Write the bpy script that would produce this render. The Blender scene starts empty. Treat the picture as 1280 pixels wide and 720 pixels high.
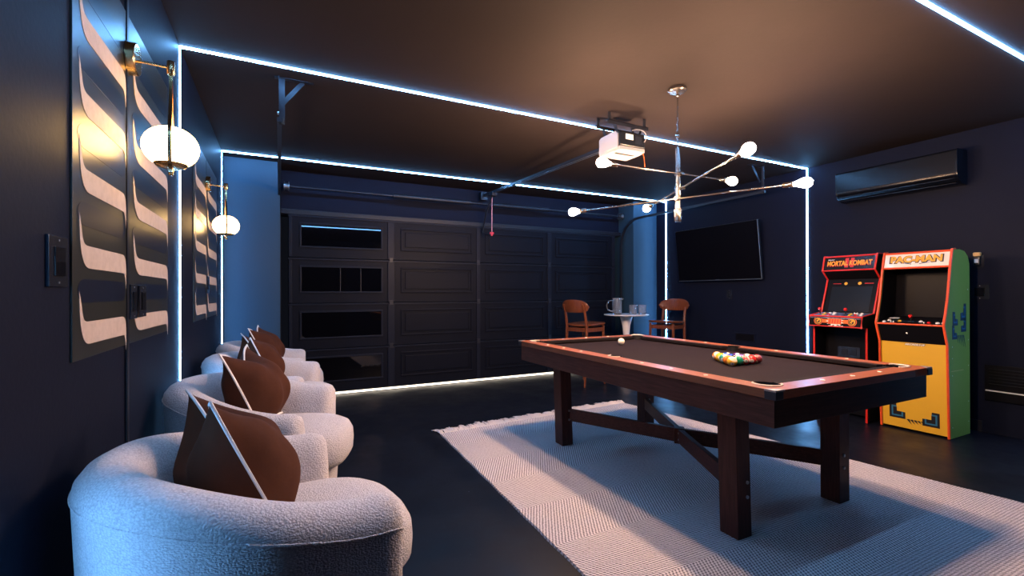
import bpy, bmesh, math, random
from mathutils import Vector, Matrix
random.seed(7)
PI = math.pi
S = bpy.context.scene
COL = S.collection

# ------------------------------------------------------------ camera
F_PX, YAW, PITCH, ROLL, CXP, CYP = 578.1429, .4653, .002, -.0026, 638.974, 365.042
cam_d = bpy.data.cameras.new('camera')
cam = bpy.data.objects.new('camera', cam_d)
COL.objects.link(cam)
S.camera = cam
fw = Vector((math.sin(YAW)*math.cos(PITCH), math.cos(YAW)*math.cos(PITCH), math.sin(PITCH)))
rt = Vector((math.cos(YAW), -math.sin(YAW), 0))
up = rt.cross(fw)
r2 = rt*math.cos(ROLL) + up*math.sin(ROLL)
u2 = -rt*math.sin(ROLL) + up*math.cos(ROLL)
M = Matrix((r2, u2, -fw)).transposed().to_4x4()
M.translation = Vector((0, 0, 1.28))
cam.matrix_world = M
cam_d.sensor_width = 36
cam_d.lens = F_PX/1280*36
cam_d.shift_x = (640-CXP)/1280
cam_d.shift_y = (CYP-360)/1280
cam_d.clip_start = .02
cam_d.clip_end = 60

# ------------------------------------------------------------ world, exposure, light levels
w = bpy.data.worlds.new('world')
S.world = w
w.use_nodes = True
w.node_tree.nodes['Background'].inputs[0].default_value = (.012, .014, .022, 1)
w.node_tree.nodes['Background'].inputs[1].default_value = .3
S.view_settings.view_transform = 'Standard'
S.view_settings.look = 'None'
S.view_settings.gamma = 1
S.view_settings.use_curve_mapping = False
S.view_settings.exposure = 0.0
LED_COL, LED_POW = (.17, .48, 1.0), 92.0
BULB_COL, BULB_POW = (1.0, .615, .37), 1400.0
GLOBE_COL, GLOBE_POW = (1.0, .60, .22), 22.0

# ------------------------------------------------------------ room measures
XL, XR, ZC = -.539, 5.753, 2.788
YL = (1.177, 3.414, 5.711)          # the three rings of light
YB, YD, YF = 5.93, 6.24, -1.6       # return walls, garage door, wall behind the camera
DX0, DX1 = .012, 5.243              # door recess


# ------------------------------------------------------------ materials
def inp(nd, name):
    return nd.inputs[name]


def mat(name, col, rough=.5, metal=0., spec=.5, bump=None, var=None, coat=0., emit=None, trans=0., ior=1.45, sheen=0.):
    """bump=(scale, strength, kind) ; var=(scale, other colour, amount)"""
    m = bpy.data.materials.new(name)
    m.use_nodes = True
    nt = m.node_tree
    b = nt.nodes['Principled BSDF']
    b.inputs['Base Color'].default_value = (*col, 1)
    b.inputs['Roughness'].default_value = rough
    b.inputs['Metallic'].default_value = metal
    b.inputs['Specular IOR Level'].default_value = spec
    b.inputs['Coat Weight'].default_value = coat
    b.inputs['Transmission Weight'].default_value = trans
    b.inputs['IOR'].default_value = ior
    b.inputs['Sheen Weight'].default_value = sheen
    if emit:
        b.inputs['Emission Color'].default_value = (*emit[0], 1)
        b.inputs['Emission Strength'].default_value = emit[1]
    tc = nt.nodes.new('ShaderNodeTexCoord')
    if var:
        n = nt.nodes.new('ShaderNodeTexNoise')
        n.inputs['Scale'].default_value = var[0]
        n.inputs['Detail'].default_value = 6
        n.inputs['Roughness'].default_value = .6
        nt.links.new(tc.outputs['Object'], n.inputs['Vector'])
        r = nt.nodes.new('ShaderNodeMapRange')
        r.inputs[1].default_value = .4
        r.inputs[2].default_value = .7
        r.inputs[4].default_value = var[2]
        nt.links.new(n.outputs[0], r.inputs[0])
        mx = nt.nodes.new('ShaderNodeMix')
        mx.data_type = 'RGBA'
        mx.inputs[6].default_value = (*col, 1)
        mx.inputs[7].default_value = (*var[1], 1)
        nt.links.new(r.outputs[0], mx.inputs[0])
        nt.links.new(mx.outputs[2], b.inputs['Base Color'])
    if bump:
        if bump[2] == 'noise':
            t = nt.nodes.new('ShaderNodeTexNoise')
            t.inputs['Scale'].default_value = bump[0]
            t.inputs['Detail'].default_value = 4
            nt.links.new(tc.outputs['Object'], t.inputs['Vector'])
            out = t.outputs[0]
        else:
            t = nt.nodes.new('ShaderNodeTexWave')
            t.inputs['Scale'].default_value = bump[0]
            t.inputs['Distortion'].default_value = 1.5
            t.bands_direction = bump[2]
            nt.links.new(tc.outputs['Object'], t.inputs['Vector'])
            out = t.outputs[0]
        bp = nt.nodes.new('ShaderNodeBump')
        bp.inputs['Strength'].default_value = bump[1]
        bp.inputs['Distance'].default_value = .01
        nt.links.new(out, bp.inputs['Height'])
        nt.links.new(bp.outputs[0], b.inputs['Normal'])
    return m


def wood(name, c0, c1, rough, scale=6., axis=1, coat=0., spec=.3):
    m = mat(name, c0, rough, coat=coat, spec=spec)
    nt = m.node_tree
    b = nt.nodes['Principled BSDF']
    tc = nt.nodes.new('ShaderNodeTexCoord')
    mp = nt.nodes.new('ShaderNodeMapping')
    sc = [14, 14, 14]
    sc[axis] = 1.0
    mp.inputs['Scale'].default_value = sc
    n = nt.nodes.new('ShaderNodeTexNoise')
    n.inputs['Scale'].default_value = scale
    n.inputs['Detail'].default_value = 8
    n.inputs['Distortion'].default_value = .6
    cr = nt.nodes.new('ShaderNodeValToRGB')
    cr.color_ramp.elements[0].position = .3
    cr.color_ramp.elements[0].color = (*c0, 1)
    cr.color_ramp.elements[1].position = .72
    cr.color_ramp.elements[1].color = (*c1, 1)
    nt.links.new(tc.outputs['Object'], mp.inputs[0])
    nt.links.new(mp.outputs[0], n.inputs['Vector'])
    nt.links.new(n.outputs[0], cr.inputs[0])
    nt.links.new(cr.outputs[0], b.inputs['Base Color'])
    return m


def emis(name, col, power):
    m = bpy.data.materials.new(name)
    m.use_nodes = True
    nt = m.node_tree
    nt.nodes.remove(nt.nodes['Principled BSDF'])
    e = nt.nodes.new('ShaderNodeEmission')
    e.inputs[0].default_value = (*col, 1)
    e.inputs[1].default_value = power
    nt.links.new(e.outputs[0], nt.nodes['Material Output'].inputs[0])
    return m


def weave(name, c0, c1, scale, bstr, rough=.9):
    """basket weave: two crossed waves"""
    m = mat(name, c0, rough, spec=.2, sheen=.25)
    nt = m.node_tree
    b = nt.nodes['Principled BSDF']
    tc = nt.nodes.new('ShaderNodeTexCoord')
    mp = nt.nodes.new('ShaderNodeMapping')
    mp.inputs['Rotation'].default_value = (0, 0, .5)
    nt.links.new(tc.outputs['Object'], mp.inputs[0])
    mp.inputs['Scale'].default_value = (1, 1, 1.5)
    v = nt.nodes.new('ShaderNodeTexVoronoi')
    v.inputs['Scale'].default_value = scale
    v.inputs['Randomness'].default_value = .75
    nt.links.new(mp.outputs[0], v.inputs['Vector'])
    n = nt.nodes.new('ShaderNodeTexNoise')
    n.inputs['Scale'].default_value = scale*1.7
    n.inputs['Detail'].default_value = 3
    nt.links.new(mp.outputs[0], n.inputs['Vector'])
    a2 = nt.nodes.new('ShaderNodeMath')
    a2.operation = 'MULTIPLY_ADD'
    a2.inputs[1].default_value = -.8
    nt.links.new(v.outputs[0], a2.inputs[0])
    nt.links.new(n.outputs[0], a2.inputs[2])
    r = nt.nodes.new('ShaderNodeMapRange')
    r.inputs[1].default_value = -.25
    r.inputs[2].default_value = .55
    nt.links.new(a2.outputs[0], r.inputs[0])
    mx = nt.nodes.new('ShaderNodeMix')
    mx.data_type = 'RGBA'
    mx.inputs[6].default_value = (*c1, 1)
    mx.inputs[7].default_value = (*c0, 1)
    nt.links.new(r.outputs[0], mx.inputs[0])
    nt.links.new(mx.outputs[2], b.inputs['Base Color'])
    bp = nt.nodes.new('ShaderNodeBump')
    bp.inputs['Strength'].default_value = bstr
    bp.inputs['Distance'].default_value = .004
    nt.links.new(r.outputs[0], bp.inputs['Height'])
    nt.links.new(bp.outputs[0], b.inputs['Normal'])
    return m


def rug_mat():
    m = mat('rug_weave', (.6, .5, .47), .95, spec=.1)
    nt = m.node_tree
    b = nt.nodes['Principled BSDF']
    tc = nt.nodes.new('ShaderNodeTexCoord')
    sep = nt.nodes.new('ShaderNodeSeparateXYZ')
    nt.links.new(tc.outputs['Object'], sep.inputs[0])

    def math_(op, a, bb, c=None):
        n = nt.nodes.new('ShaderNodeMath')
        n.operation = op
        for i, v in enumerate((a, bb, c)):
            if v is None:
                continue
            if isinstance(v, (int, float)):
                n.inputs[i].default_value = v
            else:
                nt.links.new(v, n.inputs[i])
        return n.outputs[0]
    x, y = sep.outputs[0], sep.outputs[1]
    # herringbone: diagonal of the weave flips from block to block along the rug
    blk = math_('PINGPONG', y, .42)
    nz = nt.nodes.new('ShaderNodeTexNoise')
    nz.inputs['Scale'].default_value = 55
    nz.inputs['Detail'].default_value = 3
    nt.links.new(tc.outputs['Object'], nz.inputs['Vector'])
    jit = math_('MULTIPLY', nz.outputs[0], 3.2)
    ph = math_('ADD', math_('MULTIPLY', x, 330.), math_('MULTIPLY', blk, 190.))
    s1 = math_('SINE', math_('ADD', ph, jit), 0)
    s2 = math_('SINE', math_('ADD', math_('MULTIPLY', y, 420.), jit), 0)
    s = math_('ADD', math_('MULTIPLY', s1, .6), math_('MULTIPLY', s2, .35))
    n2 = nt.nodes.new('ShaderNodeTexNoise')
    n2.inputs['Scale'].default_value = 260
    nt.links.new(tc.outputs['Object'], n2.inputs['Vector'])
    s = math_('ADD', s, math_('MULTIPLY', math_('SUBTRACT', n2.outputs[0], .5), 1.6))
    mr = nt.nodes.new('ShaderNodeMapRange')
    mr.inputs[1].default_value = -.75
    mr.inputs[2].default_value = .55
    nt.links.new(s, mr.inputs[0])
    mx = nt.nodes.new('ShaderNodeMix')
    mx.data_type = 'RGBA'
    mx.inputs[6].default_value = (.17, .145, .16, 1)
    mx.inputs[7].default_value = (.82, .74, .74, 1)
    nt.links.new(mr.outputs[0], mx.inputs[0])
    nt.links.new(mx.outputs[2], b.inputs['Base Color'])
    bp = nt.nodes.new('ShaderNodeBump')
    bp.inputs['Strength'].default_value = .6
    bp.inputs['Distance'].default_value = .006
    nt.links.new(mr.outputs[0], bp.inputs['Height'])
    nt.links.new(bp.outputs[0], b.inputs['Normal'])
    return m


def floor_mat():
    m = mat('painted_concrete', (.0045, .006, .0115), .38, spec=.2)
    nt = m.node_tree
    b = nt.nodes['Principled BSDF']
    tc = nt.nodes.new('ShaderNodeTexCoord')
    n = nt.nodes.new('ShaderNodeTexNoise')
    n.inputs['Scale'].default_value = 2.2
    n.inputs['Detail'].default_value = 9
    n.inputs['Roughness'].default_value = .65
    nt.links.new(tc.outputs['Object'], n.inputs['Vector'])
    r = nt.nodes.new('ShaderNodeMapRange')
    r.inputs[1].default_value = .35
    r.inputs[2].default_value = .7
    r.inputs[3].default_value = .3
    r.inputs[4].default_value = .52
    nt.links.new(n.outputs[0], r.inputs[0])
    nt.links.new(r.outputs[0], b.inputs['Roughness'])
    # small pale chips in the paint
    v = nt.nodes.new('ShaderNodeTexVoronoi')
    v.inputs['Scale'].default_value = 6
    nt.links.new(tc.outputs['Object'], v.inputs['Vector'])
    lt = nt.nodes.new('ShaderNodeMath')
    lt.operation = 'LESS_THAN'
    lt.inputs[1].default_value = .028
    nt.links.new(v.outputs[0], lt.inputs[0])
    mx = nt.nodes.new('ShaderNodeMix')
    mx.data_type = 'RGBA'
    mx.inputs[6].default_value = (.0045, .006, .0115, 1)
    mx.inputs[7].default_value = (.14, .15, .18, 1)
    nt.links.new(lt.outputs[0], mx.inputs[0])
    nt.links.new(mx.outputs[2], b.inputs['Base Color'])
    bp = nt.nodes.new('ShaderNodeBump')
    bp.inputs['Strength'].default_value = .08
    bp.inputs['Distance'].default_value = .01
    nt.links.new(n.outputs[0], bp.inputs['Height'])
    nt.links.new(bp.outputs[0], b.inputs['Normal'])
    return m


MT = dict(
    wall=mat('wall_paint', (.0075, .0100, .0225), .55, spec=.07, bump=(60, .05, 'noise'), var=(1.3, (.006, .008, .018), .6)),
    litwall=mat('led_lit_wall_paint', (.022, .052, .085), .5, spec=.3, bump=(60, .05, 'noise')),  # wall colour lightened and blued to hold the glow of the strips
    ceil=mat('ceiling_paint', (.0245, .0185, .0180), .7, spec=.06, bump=(40, .05, 'noise'), var=(.9, (.020, .0155, .0145), .7)),
    floor=floor_mat(),
    trim=mat('trim_paint', (.010, .012, .019), .4, spec=.35),
    door=mat('door_paint', (.006, .0075, .0135), .45, spec=.10, bump=(90, .03, 'noise')),
    stile=mat('stile_paint', (.010, .0125, .0215), .42, spec=.14),
    pane=mat('black_glass', (.002, .002, .003), .02, spec=.5),
    led=emis('led_diffuser', LED_COL, LED_POW),
    gap=emis('door_gap_glow', (1.0, .86, .68), 4.0),
    bulb=emis('bulb_glass', BULB_COL, BULB_POW),
    globe=emis('opal_glass_lit', GLOBE_COL, GLOBE_POW),
    brass=mat('brushed_brass', (.55, .36, .17), .25, metal=1., bump=(120, .05, 'X')),
    nickel=mat('satin_nickel', (.42, .37, .32), .24, metal=1.),
    steel=mat('galvanised_steel', (.35, .37, .40), .42, metal=1.),
    blacksteel=mat('black_steel', (.02, .022, .03), .4, metal=.4),
    blackplastic=mat('black_plastic', (.008, .009, .012), .28, spec=.5),
    gloss=mat('piano_black', (.006, .007, .010), .12, spec=.6, coat=.5),
    acblack=mat('satin_black', (.004, .005, .008), .24, spec=.35),
    plate=mat('plate_plastic', (.014, .017, .026), .2, spec=.5),
    fabric=weave('boucle_fabric', (.74, .69, .69), (.46, .42, .43), 130, .7),
    velvet=mat('brown_velvet', (.072, .025, .013), .9, spec=.15, sheen=.0, bump=(14, .25, 'noise'), var=(7, (.048, .016, .009), .8)),
    piping=mat('white_cotton', (.80, .76, .74), .9, spec=.2),
    paper=mat('paper_ground', (.020, .021, .017), .34, spec=.5, bump=(160, .06, 'Z'), var=(3, (.014, .016, .014), .7)),
    band=mat('paper_cream', (.56, .46, .40), .55, spec=.4, bump=(170, .25, 'Z'), var=(30, (.44, .36, .31), .7)),
    navyband=mat('paper_navy', (.005, .008, .022), .34, spec=.5),
    rug=rug_mat(),
    fringe=mat('rug_fringe', (.78, .70, .66), .95, spec=.1),
    darkwood=wood('espresso_wood', (.055, .020, .015), (.10, .036, .026), .45, axis=1, spec=.14),
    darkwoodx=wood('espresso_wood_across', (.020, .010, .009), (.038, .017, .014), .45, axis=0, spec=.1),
    darkwoodz=wood('espresso_wood_upright', (.042, .015, .012), (.075, .027, .021), .42, axis=2, spec=.16),
    rail=wood('rail_mahogany', (.19, .052, .022), (.26, .078, .032), .34, axis=1, spec=.35),
    railx=wood('rail_mahogany_across', (.17, .050, .024), (.23, .074, .034), .34, axis=0, spec=.35),
    cloth=mat('table_cloth', (.013, .0085, .0105), .95, spec=.08, bump=(400, .1, 'noise')),
    cushion=mat('cushion_cloth', (.012, .009, .010), .9, spec=.1),
    pocketblack=mat('pocket_leather', (.006, .005, .006), .6),
    pocketrim=mat('pocket_rim', (.55, .46, .38), .4),
    sight=mat('mother_of_pearl', (.85, .78, .66), .25),
    ctop=mat('corner_metal', (.42, .38, .36), .35, metal=.8),
    walnut=wood('walnut', (.11, .028, .011), (.20, .055, .020), .3, axis=2, spec=.45),
    white=mat('white_lacquer', (.78, .74, .74), .3, coat=.3),
    glass=mat('clear_glass', (.90, .95, 1.0), .04, trans=.92),
    red=mat('red_edge', (.62, .022, .018), .35),
    orange=mat('orange_edge', (.72, .085, .022), .35),
    yellow=mat('yellow_panel', (.62, .36, .022), .45),
    green=mat('green_panel', (.29, .32, .050), .36, coat=.15),
    greendark=mat('dark_green_panel', (.035, .075, .03), .4),
    cabblack=mat('cabinet_black', (.004, .004, .006), .42, spec=.12),
    screen=mat('crt_glass', (.003, .003, .005), .35, spec=.07),
    marquee=mat('marquee_cream', (.80, .66, .58), .3, coat=.3),
    mqblack=mat('marquee_black', (.012, .008, .010), .25, coat=.3),
    gold=mat('print_gold', (.72, .36, .02), .4),
    printred=mat('print_red', (.55, .015, .02), .4),
    printorange=mat('print_orange', (.75, .14, .02), .4),
    printwhite=mat('print_white', (.82, .80, .78), .4),
    printblue=mat('print_blue', (.008, .020, .055), .4),
    printteal=mat('print_teal', (.022, .13, .24), .4),
    printblack=mat('print_black', (.008, .008, .012), .4),
    starfield=mat('control_print', (.035, .05, .10), .3, var=(25, (.30, .36, .50), .8)),
    btnwhite=mat('button_white', (.82, .80, .80), .25),
    btnred=mat('button_red', (.62, .02, .02), .25),
    btnyellow=mat('button_yellow', (.75, .45, .05), .25),
    cord=mat('pink_cord', (.75, .30, .34), .7),
    redplastic=mat('red_plastic', (.70, .03, .06), .35),
    motorwhite=mat('motor_housing', (.27, .26, .28), .45),
    amber=mat('amber_wax', (.70, .42, .16), .3),
    rubber=mat('rubber', (.01, .01, .01), .7),
)


# ------------------------------------------------------------ mesh helpers
class B:
    def __init__(self):
        self.bm = bmesh.new()
        self.bev = False

    def poly(self, verts, faces):
        vs = [self.bm.verts.new(v) for v in verts]
        for f in faces:
            try:
                self.bm.faces.new([vs[i] for i in f])
            except ValueError:
                pass
        return vs

    def box(self, x0, x1, y0, y1, z0, z1, bev=0., seg=2):
        t = bmesh.new()
        vs = [t.verts.new((x, y, z)) for x in (x0, x1) for y in (y0, y1) for z in (z0, z1)]
        for f in ((0, 1, 3, 2), (4, 6, 7, 5), (0, 4, 5, 1), (2, 3, 7, 6), (0, 2, 6, 4), (1, 5, 7, 3)):
            t.faces.new([vs[i] for i in f])
        if bev > 0:
            self.bev = True
            bmesh.ops.bevel(t, geom=t.edges[:], offset=bev, segments=seg, profile=.5, affect='EDGES')
        self._merge(t)
        return self

    def _merge(self, t, mtx=None):
        me = bpy.data.meshes.new('tmp')
        t.to_mesh(me)
        t.free()
        if mtx is not None:
            me.transform(mtx)
        self.bm.from_mesh(me)
        bpy.data.meshes.remove(me)

    def prism(self, pts, axis, a0, a1, bev=0.):
        """closed polygon in the two other axes (in cyclic order x,y,z without axis), extruded along axis"""
        t = bmesh.new()

        def p3(p, a):
            if axis == 0:
                return (a, p[0], p[1])
            if axis == 1:
                return (p[0], a, p[1])
            return (p[0], p[1], a)
        lo = [t.verts.new(p3(p, a0)) for p in pts]
        hi = [t.verts.new(p3(p, a1)) for p in pts]
        n = len(pts)
        t.faces.new(lo)
        t.faces.new(hi[::-1])
        for i in range(n):
            t.faces.new((lo[i], hi[i], hi[(i+1) % n], lo[(i+1) % n]))
        bmesh.ops.recalc_face_normals(t, faces=t.faces[:])
        if bev > 0:
            self.bev = True
            es = [e for e in t.edges if e.calc_face_angle(0) > .5]
            bmesh.ops.bevel(t, geom=es, offset=bev, segments=2, profile=.5, affect='EDGES')
        self._merge(t)
        return self

    def beam(self, p0, p1, w, hgt, bev=0.):
        """rectangular bar between two points, w sideways, hgt upwards"""
        p0, p1 = Vector(p0), Vector(p1)
        d = (p1-p0)
        L = d.length
        d.normalize()
        upv = Vector((0, 0, 1)) if abs(d.z) < .95 else Vector((0, 1, 0))
        s = d.cross(upv).normalized()
        u = s.cross(d)
        m = Matrix((s, d, u)).transposed().to_4x4()
        m.translation = p0
        self.bev = self.bev or bev > 0
        t = B()
        t.box(-w/2, w/2, 0, L, -hgt/2, hgt/2, bev)
        self._merge(t.bm, m)
        return self

    def tube(self, pts, r, seg=10, closed=False, caps=True):
        pts = [Vector(p) for p in pts]
        n = len(pts)
        rr = r if isinstance(r, (list, tuple)) else [r]*n
        ts = []
        for i in range(n):
            a = pts[i-1] if (i > 0 or closed) else pts[i]
            b = pts[(i+1) % n] if (i < n-1 or closed) else pts[i]
            ts.append((b-a).normalized())
        nrm = Vector((0, 0, 1)) if abs(ts[0].z) < .9 else Vector((1, 0, 0))
        rings = []
        for i in range(n):
            nrm = (nrm - ts[i]*nrm.dot(ts[i]))
            if nrm.length < 1e-6:
                nrm = ts[i].orthogonal()
            nrm.normalize()
            bn = ts[i].cross(nrm)
            rings.append([self.bm.verts.new(pts[i] + (nrm*math.cos(2*PI*k/seg) + bn*math.sin(2*PI*k/seg))*rr[i]) for k in range(seg)])
        for i in range(n if closed else n-1):
            a, b = rings[i], rings[(i+1) % n]
            for k in range(seg):
                self.bm.faces.new((a[k], a[(k+1) % seg], b[(k+1) % seg], b[k]))
        if caps and not closed:
            self.bm.faces.new(rings[0][::-1])
            self.bm.faces.new(rings[-1])
        return self

    def lathe(self, prof, org=(0, 0, 0), axis=(0, 0, 1), seg=28, cap0=True, cap1=True):
        """prof: list of (radius, height along axis)"""
        org = Vector(org)
        ax = Vector(axis).normalized()
        a = ax.orthogonal().normalized()
        b = ax.cross(a)
        rings = []
        for r, z in prof:
            rings.append([self.bm.verts.new(org + ax*z + (a*math.cos(2*PI*k/seg) + b*math.sin(2*PI*k/seg))*max(r, 1e-4)) for k in range(seg)])
        for i in range(len(rings)-1):
            for k in range(seg):
                self.bm.faces.new((rings[i][k], rings[i][(k+1) % seg], rings[i+1][(k+1) % seg], rings[i+1][k]))
        if cap0:
            self.bm.faces.new(rings[0][::-1])
        if cap1:
            self.bm.faces.new(rings[-1])
        return self

    def loft(self, rings, closed_ring=True, cap=True, closed=False):
        vr = [[self.bm.verts.new(p) for p in r] for r in rings]
        n = len(vr[0])
        N = len(vr)
        for i in range(N if closed else N-1):
            a, b = vr[i], vr[(i+1) % N]
            for k in range(n if closed_ring else n-1):
                self.bm.faces.new((a[k], a[(k+1) % n], b[(k+1) % n], b[k]))
        if cap and not closed:
            self.bm.faces.new(vr[0][::-1])
            self.bm.faces.new(vr[-1])
        return self

    def build(self, name, m, parent=None, ang=38, smooth=True, world=False):
        bm = self.bm
        bmesh.ops.recalc_face_normals(bm, faces=bm.faces[:])
        if smooth:
            lim = math.radians(ang)
            for f in bm.faces:
                f.smooth = True
            for e in bm.edges:
                if len(e.link_faces) == 2 and e.calc_face_angle(0) > lim:
                    e.smooth = False
        me = bpy.data.meshes.new(name)
        bm.to_mesh(me)
        bm.free()
        if world and parent is not None:
            r = parent
            while r.parent:
                r = r.parent
            mtx = Matrix.Translation(r.location) @ r.rotation_euler.to_matrix().to_4x4()
            me.transform(mtx.inverted())
        me.materials.append(MT[m] if isinstance(m, str) else m)
        o = bpy.data.objects.new(name, me)
        COL.objects.link(o)
        if parent is not None:
            o.parent = parent
        if self.bev and smooth:
            md = o.modifiers.new('weighted_normal', 'WEIGHTED_NORMAL')
            md.keep_sharp = True
            md.weight = 100
        return o


def thing(name, label, cat, loc=(0, 0, 0), rz=0., group=None):
    o = bpy.data.objects.new(name, None)
    o.empty_display_size = .05
    COL.objects.link(o)
    o.location = loc
    o.rotation_euler = (0, 0, rz)
    tag(o, label, cat, group)
    return o


def tag(o, label, cat, group=None):
    o['label'] = label
    o['category'] = cat
    if group:
        o['group'] = group
    return o


def struct(o, label=None):
    o['kind'] = 'structure'
    if label:
        o['label'] = label
    return o


def copy_tree(o, parent=None):
    c = o.copy()
    COL.objects.link(c)
    c.parent = parent
    for ch in list(o.children):
        copy_tree(ch, c)
    return c


def bezier(p0, p1, p2, p3, n):
    out = []
    for i in range(n+1):
        t = i/n
        out.append(tuple((1-t)**3*a + 3*(1-t)**2*t*b + 3*(1-t)*t*t*c + t**3*d for a, b, c, d in zip(p0, p1, p2, p3)))
    return out


# lettering as thin solid letters; plane given by origin, right and up vectors
def letters(name, txt, org, right, upv, size, m, parent, width=None, depth=.0012, bold=0., shear=0.):
    cu = bpy.data.curves.new('text', 'FONT')
    cu.body = txt
    cu.size = size
    cu.extrude = depth
    cu.offset = bold
    cu.shear = shear
    cu.align_x = 'CENTER'
    cu.align_y = 'CENTER'
    cu.resolution_u = 3
    to = bpy.data.objects.new('text', cu)
    COL.objects.link(to)
    bpy.context.view_layer.update()
    me = bpy.data.meshes.new_from_object(to.evaluated_get(bpy.context.evaluated_depsgraph_get()))
    bpy.data.objects.remove(to)
    bpy.data.curves.remove(cu)
    sx = 1.
    if width:
        xs = [v.co.x for v in me.vertices]
        sx = width/(max(xs)-min(xs))
    R, U = Vector(right).normalized(), Vector(upv).normalized()
    N = R.cross(U)
    mm = Matrix((R*sx, U, N)).transposed().to_4x4()
    mm.translation = Vector(org)
    r = parent
    while r.parent:
        r = r.parent
    base = Matrix.Translation(r.location) @ r.rotation_euler.to_matrix().to_4x4()
    me.transform(base.inverted() @ mm)
    me.materials.clear()
    me.materials.append(MT[m])
    me.name = name
    o = bpy.data.objects.new(name, me)
    COL.objects.link(o)
    o.parent = parent
    return o


# ============================================================ the room
struct(B().box(XL-.15, XR+.15, YF-.15, YD+.5, -.12, 0).build('floor', 'floor'), 'black painted concrete floor')
struct(B().box(XL-.15, XR+.15, YF-.15, YD+.5, ZC, ZC+.12).build('ceiling', 'ceil'), 'dark painted ceiling')
struct(B().box(XL-.15, XL, YF-.15, YD+.4, 0, ZC).build('wall_left', 'wall'), 'dark navy wall behind the armchairs')
struct(B().box(XR, XR+.15, YF-.15, YD+.4, 0, ZC).build('wall_right', 'wall'), 'dark navy wall behind the arcade cabinets')
struct(B().box(XL, XR, YF-.15, YF, 0, ZC).build('wall_front', 'wall'), 'dark navy wall behind the camera')
bw = B()
bw.box(DX0, DX1, YD+.06, YD+.2, 2.24, ZC)
struct(bw.build('wall_back', 'wall'), 'dark navy header wall above the garage door')
struct(B().box(XL, DX0, YB, YD+.2, 0, ZC).build('wall_back_left', 'litwall'), 'return wall with blue strip light in its colour, left of the garage door')
struct(B().box(DX1, XR, YB, YD+.2, 0, ZC).build('wall_back_right', 'litwall'), 'return wall with blue strip light in its colour, right of the garage door')
struct(B().box(DX0, DX1, YD+.0, YD+.06, 2.25, 2.31, .006).build('trim_1', 'trim'), 'seal along the top of the garage door')
struct(B().box(XR-.012, XR, YF, 1.30, 0, .10, .003).box(XR-.012, XR, 1.85, YB, 0, .10, .003).build('baseboard_right', 'trim'), 'dark baseboard on the right wall')
struct(B().box(XL, XL+.012, YF, YB, 0, .10, .003).build('baseboard_left', 'trim'), 'dark baseboard on the left wall')

struct(B().box(XL, XL+.010, 2.290, 2.315, .10, 2.60, .003).build('trim_2', 'trim'), 'narrow upright batten between the two nearer papered panels')

# garage door: four sections of four fields, the left column glazed
DL, DR = .099, 5.106
gd = bpy.data.objects.new('door_1', None)
COL.objects.link(gd)
gd.location = ((DL+DR)/2, YD, 0)
struct(gd, 'dark panelled sectional garage door with glazed left column')
zs = [.035, .585, 1.158, 1.722, 2.25]
cols = [(.150, 1.285), (1.390, 2.556), (2.631, 3.759), (3.847, 5.02)]
stx = [(DL, .150), (1.285, 1.390), (2.556, 2.631), (3.759, 3.847), (5.02, DR)]
for i in range(4):
    z0, z1 = zs[i]+.004, zs[i+1]-.004
    sec = B().box(DL, DR, YD, YD+.045, z0, z1, .004).build('section', 'door', gd, world=True)
    B().box(DL, DR, YD-.012, YD, z1-.022, z1, .004).build('top_lip', 'stile', sec, world=True)
    for a, b in stx:
        B().box(a+.008, b-.008, YD-.016, YD, z0+.004, z1-.024, .005).build('stile', 'stile', sec, world=True)
    for c, (a, b) in enumerate(cols):
        x0, x1 = a+.075, b-.055
        za, zb_ = z0+.12, z1-.09
        rb = .024
        # moulded frame around each field
        fr = B()
        fr.box(x0, x1, YD-.014, YD, zb_-rb, zb_, .006)
        fr.box(x0, x1, YD-.014, YD, za, za+rb, .006)
        fr.box(x0, x0+rb, YD-.014, YD, za+rb, zb_-rb, .006)
        fr.box(x1-rb, x1, YD-.014, YD, za+rb, zb_-rb, .006)
        if c == 0:
            fr.build('window_frame', 'stile', sec, world=True)
            B().box(x0+rb, x1-rb, YD-.006, YD-.001, za+rb, zb_-rb).build('window_pane', 'pane', sec, world=True)
            if i == 2:
                B().box(x0+.47, x0+.478, YD-.009, YD-.006, za+rb, zb_-rb).build('glazing_bar', 'trim', sec, world=True)
                B().box(x0+.72, x0+.728, YD-.009, YD-.006, za+rb, zb_-rb).build('glazing_bar', 'trim', sec, world=True)
        else:
            fr.build('panel_frame', 'door', sec, world=True)
            B().box(x0+.06, x1-.06, YD-.009, YD, za+.055, zb_-.055, .008).build('panel', 'door', sec, world=True)
    for a, b in stx[1:4]:
        xm = (a+b)/2
        if i:
            B().box(xm-.025, xm+.025, YD-.022, YD-.010, zs[i]-.03, zs[i]+.03, .004).build('hinge', 'blacksteel', sec, world=True)

g = thing('door_gap_light', 'thin warm white glowing strip for daylight along the foot of the garage door', 'light strip', ((DL+DR)/2, YD-.02, 0))  # glowing strip added in place of daylight seeping under the door
B().box(DL, DR, YD-.012, YD+.03, .001, .006).build('gap_base', 'steel', g, world=True)
B().box(DL, DR, YD-.008, YD+.02, .006, .026, .003).build('gap_glow', 'gap', g, world=True)

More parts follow.
